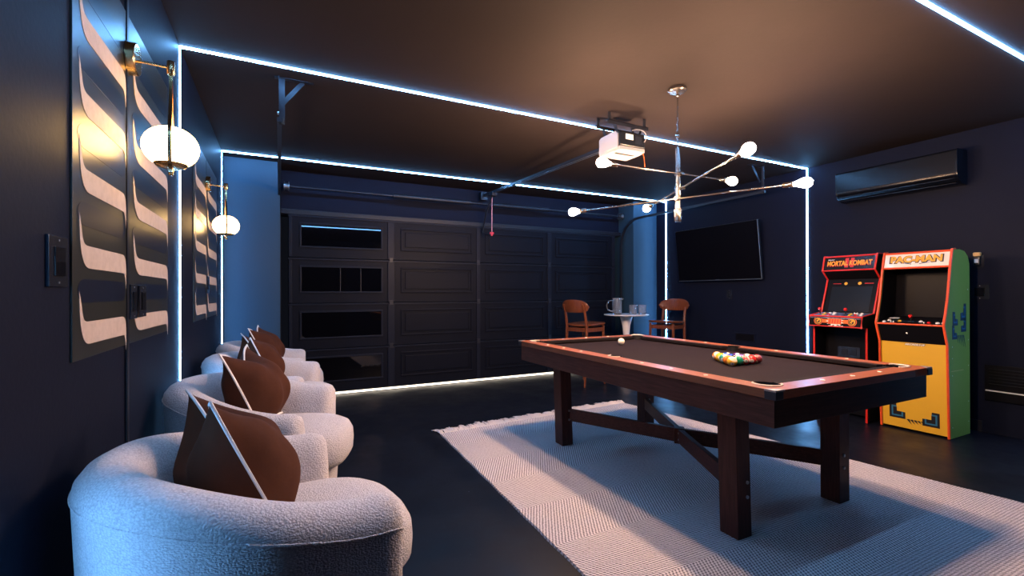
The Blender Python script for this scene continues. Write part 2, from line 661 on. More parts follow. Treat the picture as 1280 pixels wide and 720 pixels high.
# rings of light: left upright, ceiling run, right upright
ring_lab = ['cold white strip of light nearest the camera, crossing the ceiling at top right',
            'cold white strip of light framing the room between the two wall lamps',
            'cold white strip of light framing the room beside the garage door']
hw = .0075
for y, lab in zip(YL, ring_lab):
    t = thing('led_strip', lab, 'light strip', (2.6, y, ZC), 0, 'rings of cold white light')
    for nm, bx in (('ceiling_run', (XL+.0005, XR-.0005, y-hw, y+hw, ZC-.010, ZC-.0005)),
                   ('wall_run', (XL+.0005, XL+.005, y-hw, y+hw, .10, ZC-.010)),
                   ('wall_run', (XR-.006, XR-.0005, y-hw, y+hw, .10, ZC-.010))):
        B().box(*bx).build(nm, 'led', t, world=True)


# ============================================================ pool table
TX, TY, TW, TL, TZ = 2.598, 2.459, 1.381, 2.381, .855
X0, X1, Y0, Y1 = TX-TW/2, TX+TW/2, TY-TL/2, TY+TL/2
pt = thing('pool_table', 'dark wooden pool table with brown cloth standing on the rug', 'pool table', (TX, TY, 0))
RW, RB = .105, TZ-.040      # rail width, rail underside
CB = .175                   # corner block
zbed = .822
B().box(X0+.06, X1-.06, Y0+.06, Y1-.06, zbed-.03, zbed).build('bed_cloth', 'cloth', pt, world=True)


def apron(name, pts, m):
    B().prism(pts, 2, .686, RB-.0005, .003).build(name, m, pt, world=True)


ai, at_ = .016, .032
xa, xb, ya, yb = X0+ai, X1-ai, Y0+ai, Y1-ai
apron('apron', [(xa, ya), (xa, yb), (xa+at_, yb-at_), (xa+at_, ya+at_)], 'darkwood')
apron('apron', [(xb, ya), (xb, yb), (xb-at_, yb-at_), (xb-at_, ya+at_)], 'darkwood')
apron('apron', [(xa, ya), (xb, ya), (xb-at_, ya+at_), (xa+at_, ya+at_)], 'darkwoodx')
apron('apron', [(xa, yb), (xb, yb), (xb-at_, yb-at_), (xa+at_, yb-at_)], 'darkwoodx')
B().box(xa+.1, xb-.1, ya+.1, yb-.1, .72, .78).build('slate_frame', 'darkwoodx', pt, world=True)

# rails with cushions, each between two pockets
SP = .062


def rail_seg(pa, pb, side):
    """side: 'W','E' run along y; 'S','N' along x"""
    if side in 'WE':
        x0, x1 = (X0, X0+RW) if side == 'W' else (X1-RW, X1)
        r = B().box(x0, x1, pa, pb, RB, TZ, .004).build('rail', 'rail', pt, world=True)
        s = 1 if side == 'W' else -1
        xe = X0+RW if side == 'W' else X1-RW
        ea, eb = (pa, pb+.028) if pb < TY else (pa-.028, pb)
        B().prism([(xe, ea), (xe, eb), (xe+s*.048, eb-.022), (xe+s*.048, ea+.022)], 2, TZ-.024, TZ-.002, .003).build('cushion', 'cushion', r, world=True)
        for k in (1, 2, 3):
            yy = pa + (pb-pa)*k/4
            xx = X0+.052 if side == 'W' else X1-.052
            B().lathe([(.0115, TZ-.001), (.0115, TZ+.002), (.009, TZ+.003)], (xx, yy, 0), seg=12).build('sight', 'sight', r, world=True)
    else:
        y0, y1 = (Y0, Y0+RW) if side == 'S' else (Y1-RW, Y1)
        r = B().box(pa, pb, y0, y1, RB, TZ, .004).build('rail', 'railx', pt, world=True)
        s = 1 if side == 'S' else -1
        ye = Y0+RW if side == 'S' else Y1-RW
        B().prism([(pa, ye), (pb, ye), (pb-.03, ye+s*.048), (pa+.03, ye+s*.048)], 2, TZ-.024, TZ-.002, .003).build('cushion', 'cushion', r, world=True)
        for k in (1, 2, 3):
            xx = pa + (pb-pa)*k/4
            yy = Y0+.052 if side == 'S' else Y1-.052
            B().lathe([(.0115, TZ-.001), (.0115, TZ+.002), (.009, TZ+.003)], (xx, yy, 0), seg=12).build('sight', 'sight', r, world=True)


for sd in 'WE':
    rail_seg(Y0+CB, TY-.08, sd)
    rail_seg(TY+.08, Y1-CB, sd)
for sd in 'SN':
    rail_seg(X0+CB, X1-CB, sd)
for cx_, cy_, sx, sy in ((X0, Y0, 1, 1), (X1, Y0, -1, 1), (X0, Y1, 1, -1), (X1, Y1, -1, -1)):
    pc = .118
    arc = []
    for k in range(13):
        a = math.radians(-28 - (360-56-90+ -0)*k/12.*1.0) if False else math.radians(-30 - 210*k/12)
        arc.append((pc+SP*math.cos(a), pc+SP*math.sin(a)))
    pl = [(0, 0), (CB, 0), (CB, arc[0][1])] + arc + [(arc[-1][0], CB), (0, CB)]
    pts = [(cx_+sx*p[0], cy_+sy*p[1]) for p in pl]
    cb = B().prism(pts, 2, RB, TZ).build('corner_block', 'rail', pt, world=True)
    # metal cap on the very corner
    B().prism([(cx_-sx*.003, cy_-sy*.003), (cx_+sx*.062, cy_-sy*.003), (cx_-sx*.003, cy_+sy*.052)], 2, TZ-.006, TZ+.0025, .001).build('corner_cap', 'ctop', cb, world=True)
    B().box(min(cx_-sx*.004, cx_+sx*.05), max(cx_-sx*.004, cx_+sx*.05), min(cy_-sy*.004, cy_+sy*.05), max(cy_-sy*.004, cy_+sy*.05), RB-.002, TZ-.007, .002).build('corner_casting', 'blacksteel', cb, world=True)
    pk = B().lathe([(SP-.0015, TZ-.0015), (SP-.004, .72), (.03, .70), (.001, .698)], (cx_+sx*pc, cy_+sy*pc, 0), seg=24, cap0=False).build('pocket', 'pocketblack', pt, world=True)
    rim = [(cx_+sx*(pc+(SP-.001)*math.cos(a)), cy_+sy*(pc+(SP-.001)*math.sin(a)), TZ+.001) for a in [math.radians(-36-198*k/16) for k in range(17)]]
    B().tube(rim, .0052, 8).build('pocket_rim', 'pocketrim', pk, world=True)
for sx, xx in ((1, X0), (-1, X1)):
    pc, sp = .108, .048
    arc = [(pc+sp*math.cos(a), sp*math.sin(a)) for a in [math.radians(-86-188*k/12) for k in range(13)]]
    pl = [(0, -.08), (RW, -.08), (arc[0][0], -.05)] + arc + [(arc[-1][0], .05), (RW, .08), (0, .08)]
    B().prism([(xx+sx*p[0], TY+p[1]) for p in pl], 2, RB, TZ).build('side_block', 'rail', pt, world=True)
    pk = B().lathe([(sp-.0015, TZ-.0015), (sp-.004, .73), (.001, .71)], (xx+sx*pc, TY, 0), seg=24, cap0=False).build('pocket', 'pocketblack', pt, world=True)
    rim = [(xx+sx*(pc+(sp-.001)*math.cos(a)), TY+(sp-.001)*math.sin(a), TZ+.001) for a in [math.radians(-92-176*k/14) for k in range(15)]]
    B().tube(rim, .0045, 8).build('pocket_rim', 'pocketrim' if sx > 0 else 'pocketblack', pk, world=True)

# legs and crossed stretchers
lw, ld = .104, .112
LX, LY = (2.091, 3.093), (1.590, 3.338)
zleg = .0135
for ix, lx in enumerate(LX):
    for iy, ly in enumerate(LY):
        a = lx if ix == 0 else lx-lw
        b = ly if iy == 0 else ly-ld
        top = -.022 if ix == 0 else 0.     # the two left legs stand with their feet a touch inwards
        bm_ = B()
        t = bmesh.new()
        vs = []
        for z, o in ((zleg, 0), (.6865, top)):
            vs.append([t.verts.new((a+o, b, z)), t.verts.new((a+o+lw, b, z)), t.verts.new((a+o+lw, b+ld, z)), t.verts.new((a+o, b+ld, z))])
        t.faces.new(vs[0][::-1])
        t.faces.new(vs[1])
        for k in range(4):
            t.faces.new((vs[0][k], vs[0][(k+1) % 4], vs[1][(k+1) % 4], vs[1][k]))
        bmesh.ops.bevel(t, geom=t.edges[:], offset=.004, segments=2, profile=.5, affect='EDGES')
        bm_._merge(t)
        bm_.bev = True
        lg = bm_.build('leg', 'darkwoodz', pt, world=True)
        sgx = 1 if ix == 0 else -1
        for zz in (.30, .225):
            xx = a+lw/2
            yy = b-.001 if iy == 0 else b-.001
            B().lathe([(.009, 0), (.009, .006), (.004, .008)], (xx+.012*sgx, yy, zz), (0, -1, 0), 12).build('bolt', 'steel', lg, world=True)
ctr = Vector((TX, TY, .245))
for lx, ly in ((LX[0]+lw*.7, LY[0]+ld*.7), (LX[1]-lw*.7, LY[0]+ld*.7), (LX[0]+lw*.7, LY[1]-ld*.7), (LX[1]-lw*.7, LY[1]-ld*.7)):
    p = Vector((lx, ly, .262))
    d = (p-ctr).normalized()
    B().beam(ctr+d*.03, p, .036, .098, .004).build('stretcher', 'darkwood', pt, world=True)
jb = B().prism([(TX-.05, TY), (TX, TY-.05), (TX+.05, TY), (TX, TY+.05)], 2, .19, .30, .004).build('stretcher_joint', 'darkwood', pt, world=True)
for dx, dy in ((-.028, -.028), (.028, -.028)):
    for zz in (.222, .268):
        B().lathe([(.010, 0), (.010, .005), (.004, .008)], (TX+dx, TY+dy, zz), (dx, dy, 0), 12).build('bolt', 'steel', jb, world=True)

# balls
BR = .030
BCOL = {1: (.80, .42, .03), 2: (.02, .06, .34), 3: (.62, .02, .02), 4: (.13, .03, .24), 5: (.80, .20, .02), 6: (.01, .20, .10), 7: (.22, .03, .03), 8: (.008, .008, .010)}
BNAME = {1: 'yellow', 2: 'blue', 3: 'red', 4: 'purple', 5: 'orange', 6: 'green', 7: 'maroon', 8: 'black'}
ivory = mat('ball_ivory', (.80, .68, .50), .12, coat=.6)
for n, c in BCOL.items():
    MT['ball%d' % n] = mat('ball_'+BNAME[n], c, .10, coat=.6)
MT['ivory'] = ivory


def sphere_bm(bm, rad, keep, seg=24, rings=16):
    """band of a sphere between two latitudes (sin values)"""
    b0, b1 = keep
    prof = []
    for k in range(rings+1):
        a = b0 + (b1-b0)*k/rings
        prof.append((rad*math.cos(a), rad*math.sin(a)))
    bm.lathe(prof, seg=seg, cap0=abs(b0) < 1.5, cap1=abs(b1) < 1.5)
    return bm


def make_ball(num, loc, label, eul):
    base = num if num <= 8 else num-8
    stripe = num > 8
    o = thing('pool_ball', label, 'pool ball', loc, 0, 'racked pool balls')
    R = Matrix.Rotation(eul[2], 4, 'Z') @ Matrix.Rotation(eul[1], 4, 'Y') @ Matrix.Rotation(eul[0], 4, 'X')

    def fin(b, nm, m):
        bmesh.ops.transform(b.bm, matrix=R, verts=b.bm.verts[:])
        return b.build(nm, m, o, ang=80)
    if stripe:
        fin(sphere_bm(B(), BR, (-1.5707, 1.5707)), 'body', 'ivory')
        fin(sphere_bm(B(), BR+.0003, (-.55, .55)), 'stripe', 'ball%d' % base)
    else:
        fin(sphere_bm(B(), BR, (-1.5707, 1.5707)), 'body', 'ball%d' % base)
    b = sphere_bm(B(), BR+.0006, (1.17, 1.5707), 20, 5)
    bmesh.ops.rotate(b.bm, cent=(0, 0, 0), matrix=Matrix.Rotation(PI/2, 3, 'X'), verts=b.bm.verts[:])
    disc = fin(b, 'number_disc', 'ivory')
    cu = bpy.data.curves.new('text', 'FONT')
    cu.body = str(num)
    cu.size = .015
    cu.extrude = .0012
    cu.align_x = cu.align_y = 'CENTER'
    cu.resolution_u = 2
    to = bpy.data.objects.new('text', cu)
    COL.objects.link(to)
    bpy.context.view_layer.update()
    me = bpy.data.meshes.new_from_object(to.evaluated_get(bpy.context.evaluated_depsgraph_get()))
    bpy.data.objects.remove(to)
    bpy.data.curves.remove(cu)
    # text faces +z ; turn it to -y like the disc
    me.transform(R @ Matrix.Translation((0, -BR-.0002, 0)) @ Matrix.Rotation(PI/2, 4, 'X'))
    me.materials.clear()
    me.materials.append(MT['printblack'])
    d = bpy.data.objects.new('number', me)
    COL.objects.link(d)
    d.parent = disc
    return o


ax_, ay_ = 2.632, 2.160
rowdir = math.sqrt(3)*BR
layout = [[13], [1, 10], [14, 2, 12], [5, 8, 4, 15], [9, 6, 11, 3, 14]]
# front row reads left to right 9, 6, 11, 3, 7 ; the rest as seen
layout = [[13], [1, 10], [14, 2, 12], [5, 8, 4, 15], [9, 6, 11, 3, 7]]
blabel = {13: 'orange and white striped ball at the far point of the racked triangle', 1: 'solid yellow ball near the far point of the racked triangle',
          10: 'blue and white striped ball at the back of the racked triangle', 14: 'green and white striped ball midway along the left side of the triangle',
          2: 'solid blue ball inside the racked triangle', 12: 'purple and white striped ball at the back of the racked triangle',
          5: 'solid orange ball beside the yellow striped corner ball', 8: 'solid black ball inside the racked triangle',
          4: 'solid purple ball behind the front row of the triangle', 15: 'maroon and white striped ball behind the right end of the front row',
          9: 'yellow and white striped ball at the near left corner of the triangle', 6: 'solid green ball second in the front row of the triangle',
          11: 'red and white striped ball in the middle of the front row', 3: 'solid red ball fourth in the front row of the triangle',
          7: 'solid maroon ball at the right end of the front row'}
eulers = {9: (.45, .3, -.65), 11: (.2, 1.2, -.5), 14: (.2, .9, -1.1), 13: (.4, .9, -1.6), 15: (.9, .3, -.4), 10: (1.1, .2, .3), 12: (1.0, .4, -.2), 1: (-.1, .2, -1.0)}
for r_, row in enumerate(layout):
    for c_, num in enumerate(row):
        x = ax_ + (c_-r_/2)*2*BR*1.002
        y = ay_ - r_*rowdir*1.002
        make_ball(num, (x, y, zbed+BR), blabel[num], eulers.get(num, (random.uniform(-1, 1), random.uniform(-1, 1), random.uniform(-2, 2))))
cue = sphere_bm(B(), BR, (-1.5707, 1.5707)).build('cue_ball', 'ivory', ang=80)
cue.location = (2.68, 3.19, zbed+BR)
tag(cue, 'ivory cue ball alone near the far end of the pool table', 'pool ball')

# ============================================================ rug
rg = thing('rug', 'pale woven herringbone rug with fringed end under the pool table', 'rug', (2.6, 2.4, 0))
NLx, NRx, FLp, FRp, NY = 1.185, 4.09, (1.30, 4.03), (3.55, 4.19), .45
b = B()
N_ = 40
top = []
for i in range(N_+1):
    t = i/N_
    wv = .004*math.sin(i*1.7)
    l = (NLx+(FLp[0]-NLx)*t+wv*.6, NY+(FLp[1]-NY)*t)
    r = (NRx+(FRp[0]-NRx)*t+wv, NY+(FRp[1]-NY)*t)
    top.append((l, r))
rings = []
for l, r in top:
    rings.append([(l[0], l[1], .0005), (l[0]+.004, l[1], .012), (r[0]-.004, r[1], .012), (r[0], r[1], .0005)])
b.loft(rings)
b.build('woven_body', 'rug', rg, ang=30, world=True)
b = B()
nt_ = 150
for i in range(nt_):
    t0 = (i+.5+random.uniform(-.3, .3))/nt_
    Lc = .115+random.uniform(-.045, .045)
    dxc = random.gauss(0, .016) - (.05*(4-i)/4 if i < 4 else 0)
    for k in range(5):
        t = t0 + random.uniform(-.5, .5)/nt_
        px, py = FLp[0]+(FRp[0]-FLp[0])*t, FLp[1]+(FRp[1]-FLp[1])*t
        L = Lc+random.uniform(-.03, .02)
        dx = dxc+random.gauss(0, .012)
        q = [(px, py-.012, .010), (px+dx*.25, py+L*.4, .012+random.random()*.016), (px+dx*.6, py+L*.75, .008+random.random()*.014), (px+dx, py+L, .004+random.random()*.006)]
        b.tube(q, [.0052, .0045, .0032, .0012], 4)
fr = b.build('fringe', 'fringe', rg, world=True)
fr['kind'] = 'stuff'


# ============================================================ armchairs
def u_path(n=44, a=.36, xf=.20, xc=-.03):
    """centre line of the wrap-around back, from the near arm to the far arm: points and outward normals"""
    pts = []
    for k in range(9):
        t = k/8
        pts.append(((xf+(xc-xf)*t), -a, 0, -1))
    for k in range(1, n):
        th = -PI/2 - PI*k/n
        pts.append((xc+a*1.02*math.cos(th), a*math.sin(th), math.cos(th), math.sin(th)))
    for k in range(9):
        t = k/8
        pts.append((xc+(xf-xc)*t, a, 0, 1))
    return pts


def chair_h(x):
    t = min(1, max(0, (x+.42)/.62))
    s = t*t*(3-2*t)
    return .838-.130*s


def make_chair(label, loc, rz):
    c = thing('barrel_armchair', label, 'armchair', loc, rz, 'pale barrel armchairs along the left wall')
    path = u_path()
    rings = []
    seam = []

    def section(px, py, nx, ny, sc=1., push=(0, 0)):
        H = chair_h(px)
        prof = [(.028, .045), (.050, .25), (.070, .50), (.081, H-.085), (.083, H-.070), (.078, H-.045), (.060, H-.020), (.032, H-.005), (.0, H), (-.035, H-.010),
                (-.068, H-.038), (-.096, H-.090), (-.112, H-.160), (-.118, .52), (-.115, .36), (-.10, .045)]
        zc_ = H*.55
        out = []
        for o, z in prof:
            oo = o*sc
            zz = z if sc == 1 else z - (1-sc)*(.06 if z > zc_ else 0.)
            out.append((px+nx*oo+push[0], py+ny*oo+push[1], zz))
        return out
    x, y, nx, ny = path[0]
    rings.append(section(x, y, nx, ny, .45, (.052, 0)))
    rings.append(section(x, y, nx, ny, .78, (.040, 0)))
    rings.append(section(x, y, nx, ny, .93, (.022, 0)))
    for p in path:
        rings.append(section(*p))
    x, y, nx, ny = path[-1]
    rings.append(section(x, y, nx, ny, .93, (.022, 0)))
    rings.append(section(x, y, nx, ny, .78, (.040, 0)))
    rings.append(section(x, y, nx, ny, .45, (.052, 0)))
    B().loft(rings).build('back_shell', 'fabric', c, ang=60)
    B().tube([r[4] for r in rings[1:-1]], .0026, 6).build('welt', 'fabric', c)

    # plinth and seat cushion, D-shaped outlines
    def outline(sx, sy, xfront, xback, n=48, pw=3.2):
        out = []
        xm = (xfront+xback)/2
        for k in range(n):
            th = 2*PI*k/n
            cx, sy_ = math.cos(th), math.sin(th)
            ex = 2/pw
            X = xm + (xfront-xback)/2*math.copysign(abs(cx)**ex, cx)
            Y = sy*math.copysign(abs(sy_)**ex, sy_)
            out.append((X, Y))
        return out
    rb = []
    for z, g_ in ((.012, .0), (.03, .012), (.2, .02), (.375, .03)):
        rb.append([(X, Y, z) for X, Y in outline(1, .28+g_, .30+g_, -.36, pw=3)])
    B().loft(rb).build('plinth', 'fabric', c, ang=50)
    lay = [(.378, .05), (.385, .022), (.41, .004), (.46, 0.), (.51, .004), (.545, .022), (.566, .06), (.578, .12), (.584, .19)]
    rs = []
    for z, g_ in lay:
        rs.append([(X, Y, z - .020*max(0, X-.1)) for X, Y in outline(1, .300-g_, .415-g_, -.34+g_, pw=3.0)])
    B().loft(rs).build('seat_cushion', 'fabric', c, ang=60)
    return c


chair_spots = [(-.008, 1.66, 11, 'pale fabric barrel armchair nearest the camera'),
               (-.035, 2.83, -17, 'pale fabric barrel armchair second from the camera'),
               (-.015, 3.93, -12, 'pale fabric barrel armchair third from the camera'),
               (-.025, 4.90, -3, 'pale fabric barrel armchair farthest from the camera, by the garage door')]
for x, y, a, lab in chair_spots:
    make_chair(lab, (x, y, 0), math.radians(a))


# ============================================================ pillows
def make_pillow(label, loc, rz, lean, chop, scl=1., roll=0.):
    p = thing('throw_pillow', label, 'pillow', loc, rz, 'brown velvet pillows in the armchairs')
    n = 26
    hw_, T = .255*scl, .165*scl
    L = Matrix.Rotation(-lean, 3, 'Y') @ Matrix.Rotation(roll, 3, 'X')     # plane is local y-z, normal +x, leaning back towards -x

    def shape(u, v, side):
        pin = 1-.10*(1-v*v)*abs(u)**2
        pinv = 1-.10*(1-u*u)*abs(v)**2
        yy = u*hw_*pin
        zz = v*hw_*pinv
        zz -= chop*math.exp(-(u/.42)**2)*max(0, (v+.1)/1.1)**2
        th = T*((1-abs(u)**2.6)*(1-abs(v)**2.4))**.85
        th *= 1-.35*math.exp(-(u/.3)**2)*max(0, v)**2
        th *= 1-.25*v
        th += .010*math.sin(9*u-4*v+1)*math.sin(3*v+u)*(1-u*u)*(1-v*v)
        # creases running from the chop
        th += .008*math.sin(5*u+2*v)*(1-u*u)*(1-v*v)
        sag = -.03*(1-v)*.5
        return L @ Vector((side*th+sag*0, yy, zz+hw_))
    for side in (1, -1):
        rings = []
        for i in range(n+1):
            v = -1+2*i/n
            rings.append([shape(-1+2*k/n, v, side) for k in range(n+1)])
        b = B()
        vr = [[b.bm.verts.new(q) for q in r] for r in rings]
        for i in range(n):
            for k in range(n):
                b.bm.faces.new((vr[i][k], vr[i][k+1], vr[i+1][k+1], vr[i+1][k]))
        b.build('front_cover' if side > 0 else 'back_cover', 'velvet', p, ang=180)
    edge = [shape(-1+2*k/n, 1, 0) for k in range(n)] + [shape(1, 1-2*k/n, 0) for k in range(n)] + [shape(1-2*k/n, -1, 0) for k in range(n)] + [shape(-1, -1+2*k/n, 0) for k in range(n)]
    # flat flange: loft a thin band outwards
    cen = shape(0, 0, 0)
    b = B()
    rr = []
    nx = L @ Vector((1, 0, 0))
    for q in edge:
        d = (q-cen)
        d = (d - nx*d.dot(nx)).normalized()
        rr.append([q-nx*.0045-d*.004, q-nx*.0025+d*.011, q+nx*.0025+d*.011, q+nx*.0045-d*.004])
    b.loft(rr, closed=True)
    b.build('piping', 'piping', p, ang=60)
    return p


pill = [(-.030, 1.665, .562, 17, 24, .150, 'brown velvet pillow with white piping in the armchair nearest the camera', .89, -.09),
        (-.030, 2.855, .575, -12, 25, .075, 'brown velvet pillow with white piping in the second armchair from the camera', .87, 0.),
        (-.040, 3.965, .575, 11, 25, .06, 'brown velvet pillow with white piping in the third armchair from the camera', .85, 0.),
        (-.030, 4.880, .575, -8, 25, .05, 'brown velvet pillow with white piping in the farthest armchair', .85, 0.)]
for x, y, z, a, ln, ch, lab, sc, ro in pill:
    make_pillow(lab, (x, y, z), math.radians(a), math.radians(ln), ch, sc, ro)


# ============================================================ left wall: papered panels, sconces, plates
def band_shape(w):
    """cream band: hook rising to a point at the left, dropping to a point at the right; (u, v), body 0..0.078"""
    T = .070
    pts = []
    pts += bezier((.055*w/.6, .165), (.058*w/.6, .06), (.075*w/.6, .0), (.155*w/.6, 0.), 10)     # outer left, down to the underside
    pts += bezier((.155*w/.6, 0.), (.4*w, 0), (.75*w, 0), (.93*w, -.001), 6)[1:]
    pts += bezier((.93*w, -.001), (.968*w, -.003), (.985*w, -.035), (.992*w, -.060), 6)[1:]      # point at right
    pts += bezier((.992*w, -.060), (1.0*w, .02), (1.0*w, T), (.90*w, T), 8)[1:]                  # outer right, back up
    pts += bezier((.90*w, T), (.7*w, T), (.4*w, T), (.21*w, T), 4)[1:]
    pts += bezier((.21*w, T), (.12*w, T+.005), (.085*w/.6+.005, T+.04), (.055*w/.6, .165), 8)[1:-1]
    return pts


def navy_shape(w):
    pts = []
    r = .036
    for k in range(11):
        a = math.radians(90+180*k/10)
        pts.append((.17*w+.10*w*math.cos(a), r+r*math.sin(a)))
    pts += bezier((.17*w, 0), (.5*w, 0), (.8*w, 0), (.90*w, 0), 3)[1:]
    for k in range(1, 8):
        a = math.radians(-90+180*k/8)
        pts.append((.90*w+.07*w*math.cos(a), r+r*math.sin(a)))
    pts.append((.90*w, 2*r))
    return pts


ZP0, ZP1 = 1.082, 2.385
panel_lab = ['dark papered wall panel with cream hooked bands, nearest the camera', 'dark papered wall panel with cream hooked bands behind the nearer wall lamp',
             'dark papered wall panel with cream hooked bands, left of the farther wall lamp', 'dark papered wall panel with cream hooked bands, farthest from the camera']
for (ya_, yb_), lab in zip(((1.762, 2.287), (2.318, 3.043), (3.893, 4.520), (4.534, 5.228)), panel_lab):
    wd = yb_-ya_
    pn = thing('wallpaper_panel', lab, 'wall panel', (XL, (ya_+yb_)/2, ZP0), 0, 'papered wall panels')
    B().box(XL+.0003, XL+.006, ya_, yb_, ZP0, ZP1, .001).build('paper_ground', 'paper', pn, world=True)
    z = ZP0+.042
    k = 0
    while z < ZP1-.09:
        bp_ = [(ya_+u, z+v) for u, v in band_shape(wd)]
        bp_ = [(u, min(v, ZP1-.004)) for u, v in bp_]
        B().prism(bp_, 0, XL+.0055, XL+.0072).build('cream_band', 'band', pn, world=True, smooth=False)
        zn = z+.130
        if zn+.08 < ZP1:
            B().prism([(ya_+u, zn+v) for u, v in navy_shape(wd)], 0, XL+.0055, XL+.0066).build('navy_band', 'navyband', pn, world=True, smooth=False)
        z += .236
        k += 1


def plate(name, label, y0, y1, z0, z1, kind, x=XL, s=1, cat='switch plate', grp='black plates on the left wall'):
    t = thing(name, label, cat, (x, (y0+y1)/2, (z0+z1)/2), 0, grp)
    xa_, xb_ = sorted((x+s*.0003, x+s*.009))
    f = B().box(xa_, xb_, y0, y1, z0, z1, .002).build('cover', 'plate', t, world=True)
    my, mz = (y0+y1)/2, (z0+z1)/2
    hy, hz = (y1-y0)*.27, (z1-z0)*.29
    xa_, xb_ = sorted((x+s*.009, x+s*.013))
    if kind == 'rocker':
        B().box(xa_, xb_, my-hy, my+hy, mz-hz, mz+hz, .0015).build('rocker', 'gloss', t, world=True)
    elif kind == 'outlet':
        for dz in (-.022, .022):
            q = B().box(xa_, xb_, my-.016, my+.016, mz+dz-.014, mz+dz+.014, .003).build('socket', 'gloss', t, world=True)
            for dy in (-.006, .006):
                a_, b_ = sorted((x+s*.0131, x+s*.0136))
                B().box(a_, b_, my+dy-.0012, my+dy+.0012, mz+dz-.005, mz+dz+.006).build('slot', 'steel', q, world=True)
    for dz in (-.42, .42):
        B().lathe([(.003, 0), (.003, .001)], (x+s*.009, my, mz+dz*(z1-z0)), (s, 0, 0), 10).build('screw', 'steel', t, world=True)
    return t


XP = XL+.006
plate('switch_plate', 'black switch plate on the bare wall nearest the camera', 1.603, 1.722, 1.300, 1.436, 'rocker')
plate('switch_plate', 'black switch plate on the papered panels, left one of the pair', 2.312, 2.400, 1.180, 1.318, 'rocker', XP+.0015)
plate('switch_plate', 'black switch plate on the papered panels, right one of the pair', 2.440, 2.545, 1.182, 1.316, 'rocker', XP+.0015)
plate('switch_plate', 'black switch plate below the farther wall lamp', 4.500, 4.620, 1.285, 1.425, 'rocker', XP+.0015)


def make_sconce(label, y, zarm):
    s = thing('wall_sconce', label, 'wall lamp', (XL, y, zarm), 0, 'brass globe wall lamps')
    x0 = XL+.0075
    rp = .062
    B().lathe([(rp, 0), (rp, .026), (rp-.004, .030), (rp-.02, .031)], (x0, y, zarm+.01), (1, 0, 0), 40).build('back_plate', 'brass', s, world=True)
    B().lathe([(rp+.004, 0), (rp+.004, .004)], (x0-.004, y, zarm+.01), (1, 0, 0), 40).build('mounting_disc', 'blackplastic', s, world=True)
    xe = -.395
    B().tube([(x0+.028, y, zarm+.006), (xe, y, zarm+.002)], .0052, 12).build('arm', 'brass', s, world=True)
    B().lathe([(.013, -.028), (.0145, -.026), (.0145, .026), (.013, .028)], (xe, y, zarm), (0, 0, 1), 24).build('collar', 'brass', s, world=True)
    gz = zarm-.325
    rg_, hg = .098, .083
    prof = []
    for k in range(25):
        a = -1.45+2.9*k/24
        ca, sa = math.cos(a), math.sin(a)
        prof.append((rg_*abs(ca)**.92, hg*sa))
    B().lathe(prof, (xe, y, gz), (0, 0, 1), 36).build('globe', 'globe', s, world=True, ang=80)
    B().lathe([(.03, -.086), (.052, -.078), (.058, -.069), (.060, -.066), (.01, -.082)], (xe, y, gz), (0, 0, 1), 32).build('globe_cup', 'brass', s, world=True)
    # hoop: a flat strap down one side of the globe, under it and up the other
    loop = []
    half = bezier((0, zarm-.024), (.006, zarm-.11), (.05, gz+.125), (.088, gz+.070), 14)
    half += bezier((.088, gz+.070), (.118, gz+.022), (.112, gz-.045), (.070, gz-.082), 12)[1:]
    half += bezier((.070, gz-.082), (.05, gz-.100), (.022, gz-.104), (0, gz-.104), 8)[1:]
    loop = [(yy, zz) for yy, zz in half] + [(-yy, zz) for yy, zz in half[::-1][1:]]
    b_ = B()
    rings = []
    for i, (yy, zz) in enumerate(loop):
        a = loop[max(0, i-1)]
        c = loop[min(len(loop)-1, i+1)]
        ty, tz = c[0]-a[0], c[1]-a[1]
        l = math.hypot(ty, tz) or 1
        ny, nz = -tz/l*.0022, ty/l*.0022
        cs, sn = math.cos(.12), math.sin(.12)

        def W(px, py, pz):       # hoop plane turned a little towards the room
            return (xe+px*cs-py*sn*1.0, y+px*sn+py*cs, pz)
        rings.append([W(-.0062, yy+ny, zz+nz), W(.0062, yy+ny, zz+nz), W(.0062, yy-ny, zz-nz), W(-.0062, yy-ny, zz-nz)])
    b_.loft(rings)
    b_.build('hoop', 'brass', s, world=True, ang=50)
    B().lathe([(.004, -.116), (.009, -.112), (.009, -.104), (.006, -.098)], (xe, y, gz), (0, 0, 1), 16).build('finial', 'brass', s, world=True)
    return s


make_sconce('brass wall lamp with lit opal globe, nearer of the two', 2.32, 2.205)
make_sconce('brass wall lamp with lit opal globe, farther of the two', 4.53, 2.175)

# ============================================================ chandelier
HX, HY = 2.628, 2.493
ch = thing('chandelier', 'satin metal six-arm chandelier with bare bulbs over the pool table', 'ceiling lamp', (HX, HY, ZC))
cp = B().lathe([(.062, 0), (.066, -.004), (.066, -.022), (.058, -.030), (.02, -.032)], (HX, HY, ZC), (0, 0, 1), 40).build('canopy', 'nickel', ch, world=True)
B().lathe([(.011, -.032), (.011, -.06), (.006, -.066)], (HX, HY, ZC), (0, 0, 1), 16).build('canopy_collar', 'nickel', cp, world=True)
B().tube([(HX, HY, ZC-.03), (HX, HY, 2.33)], .0062, 12).build('stem', 'nickel', ch, world=True)
B().lathe([(.010, 2.425), (.0115, 2.43), (.0115, 2.45), (.010, 2.455)], (HX, HY, 0), seg=16).build('stem_joint', 'nickel', ch, world=True)
B().lathe([(.006, 2.345), (.0165, 2.340), (.0165, 1.90), (.012, 1.895)], (HX, HY, 0), seg=20).build('column', 'nickel', ch, world=True)
B().lathe([(.024, 1.895), (.025, 1.892), (.025, 1.805), (.022, 1.800)], (HX, HY, 0), seg=24).build('weight', 'nickel', ch, world=True)
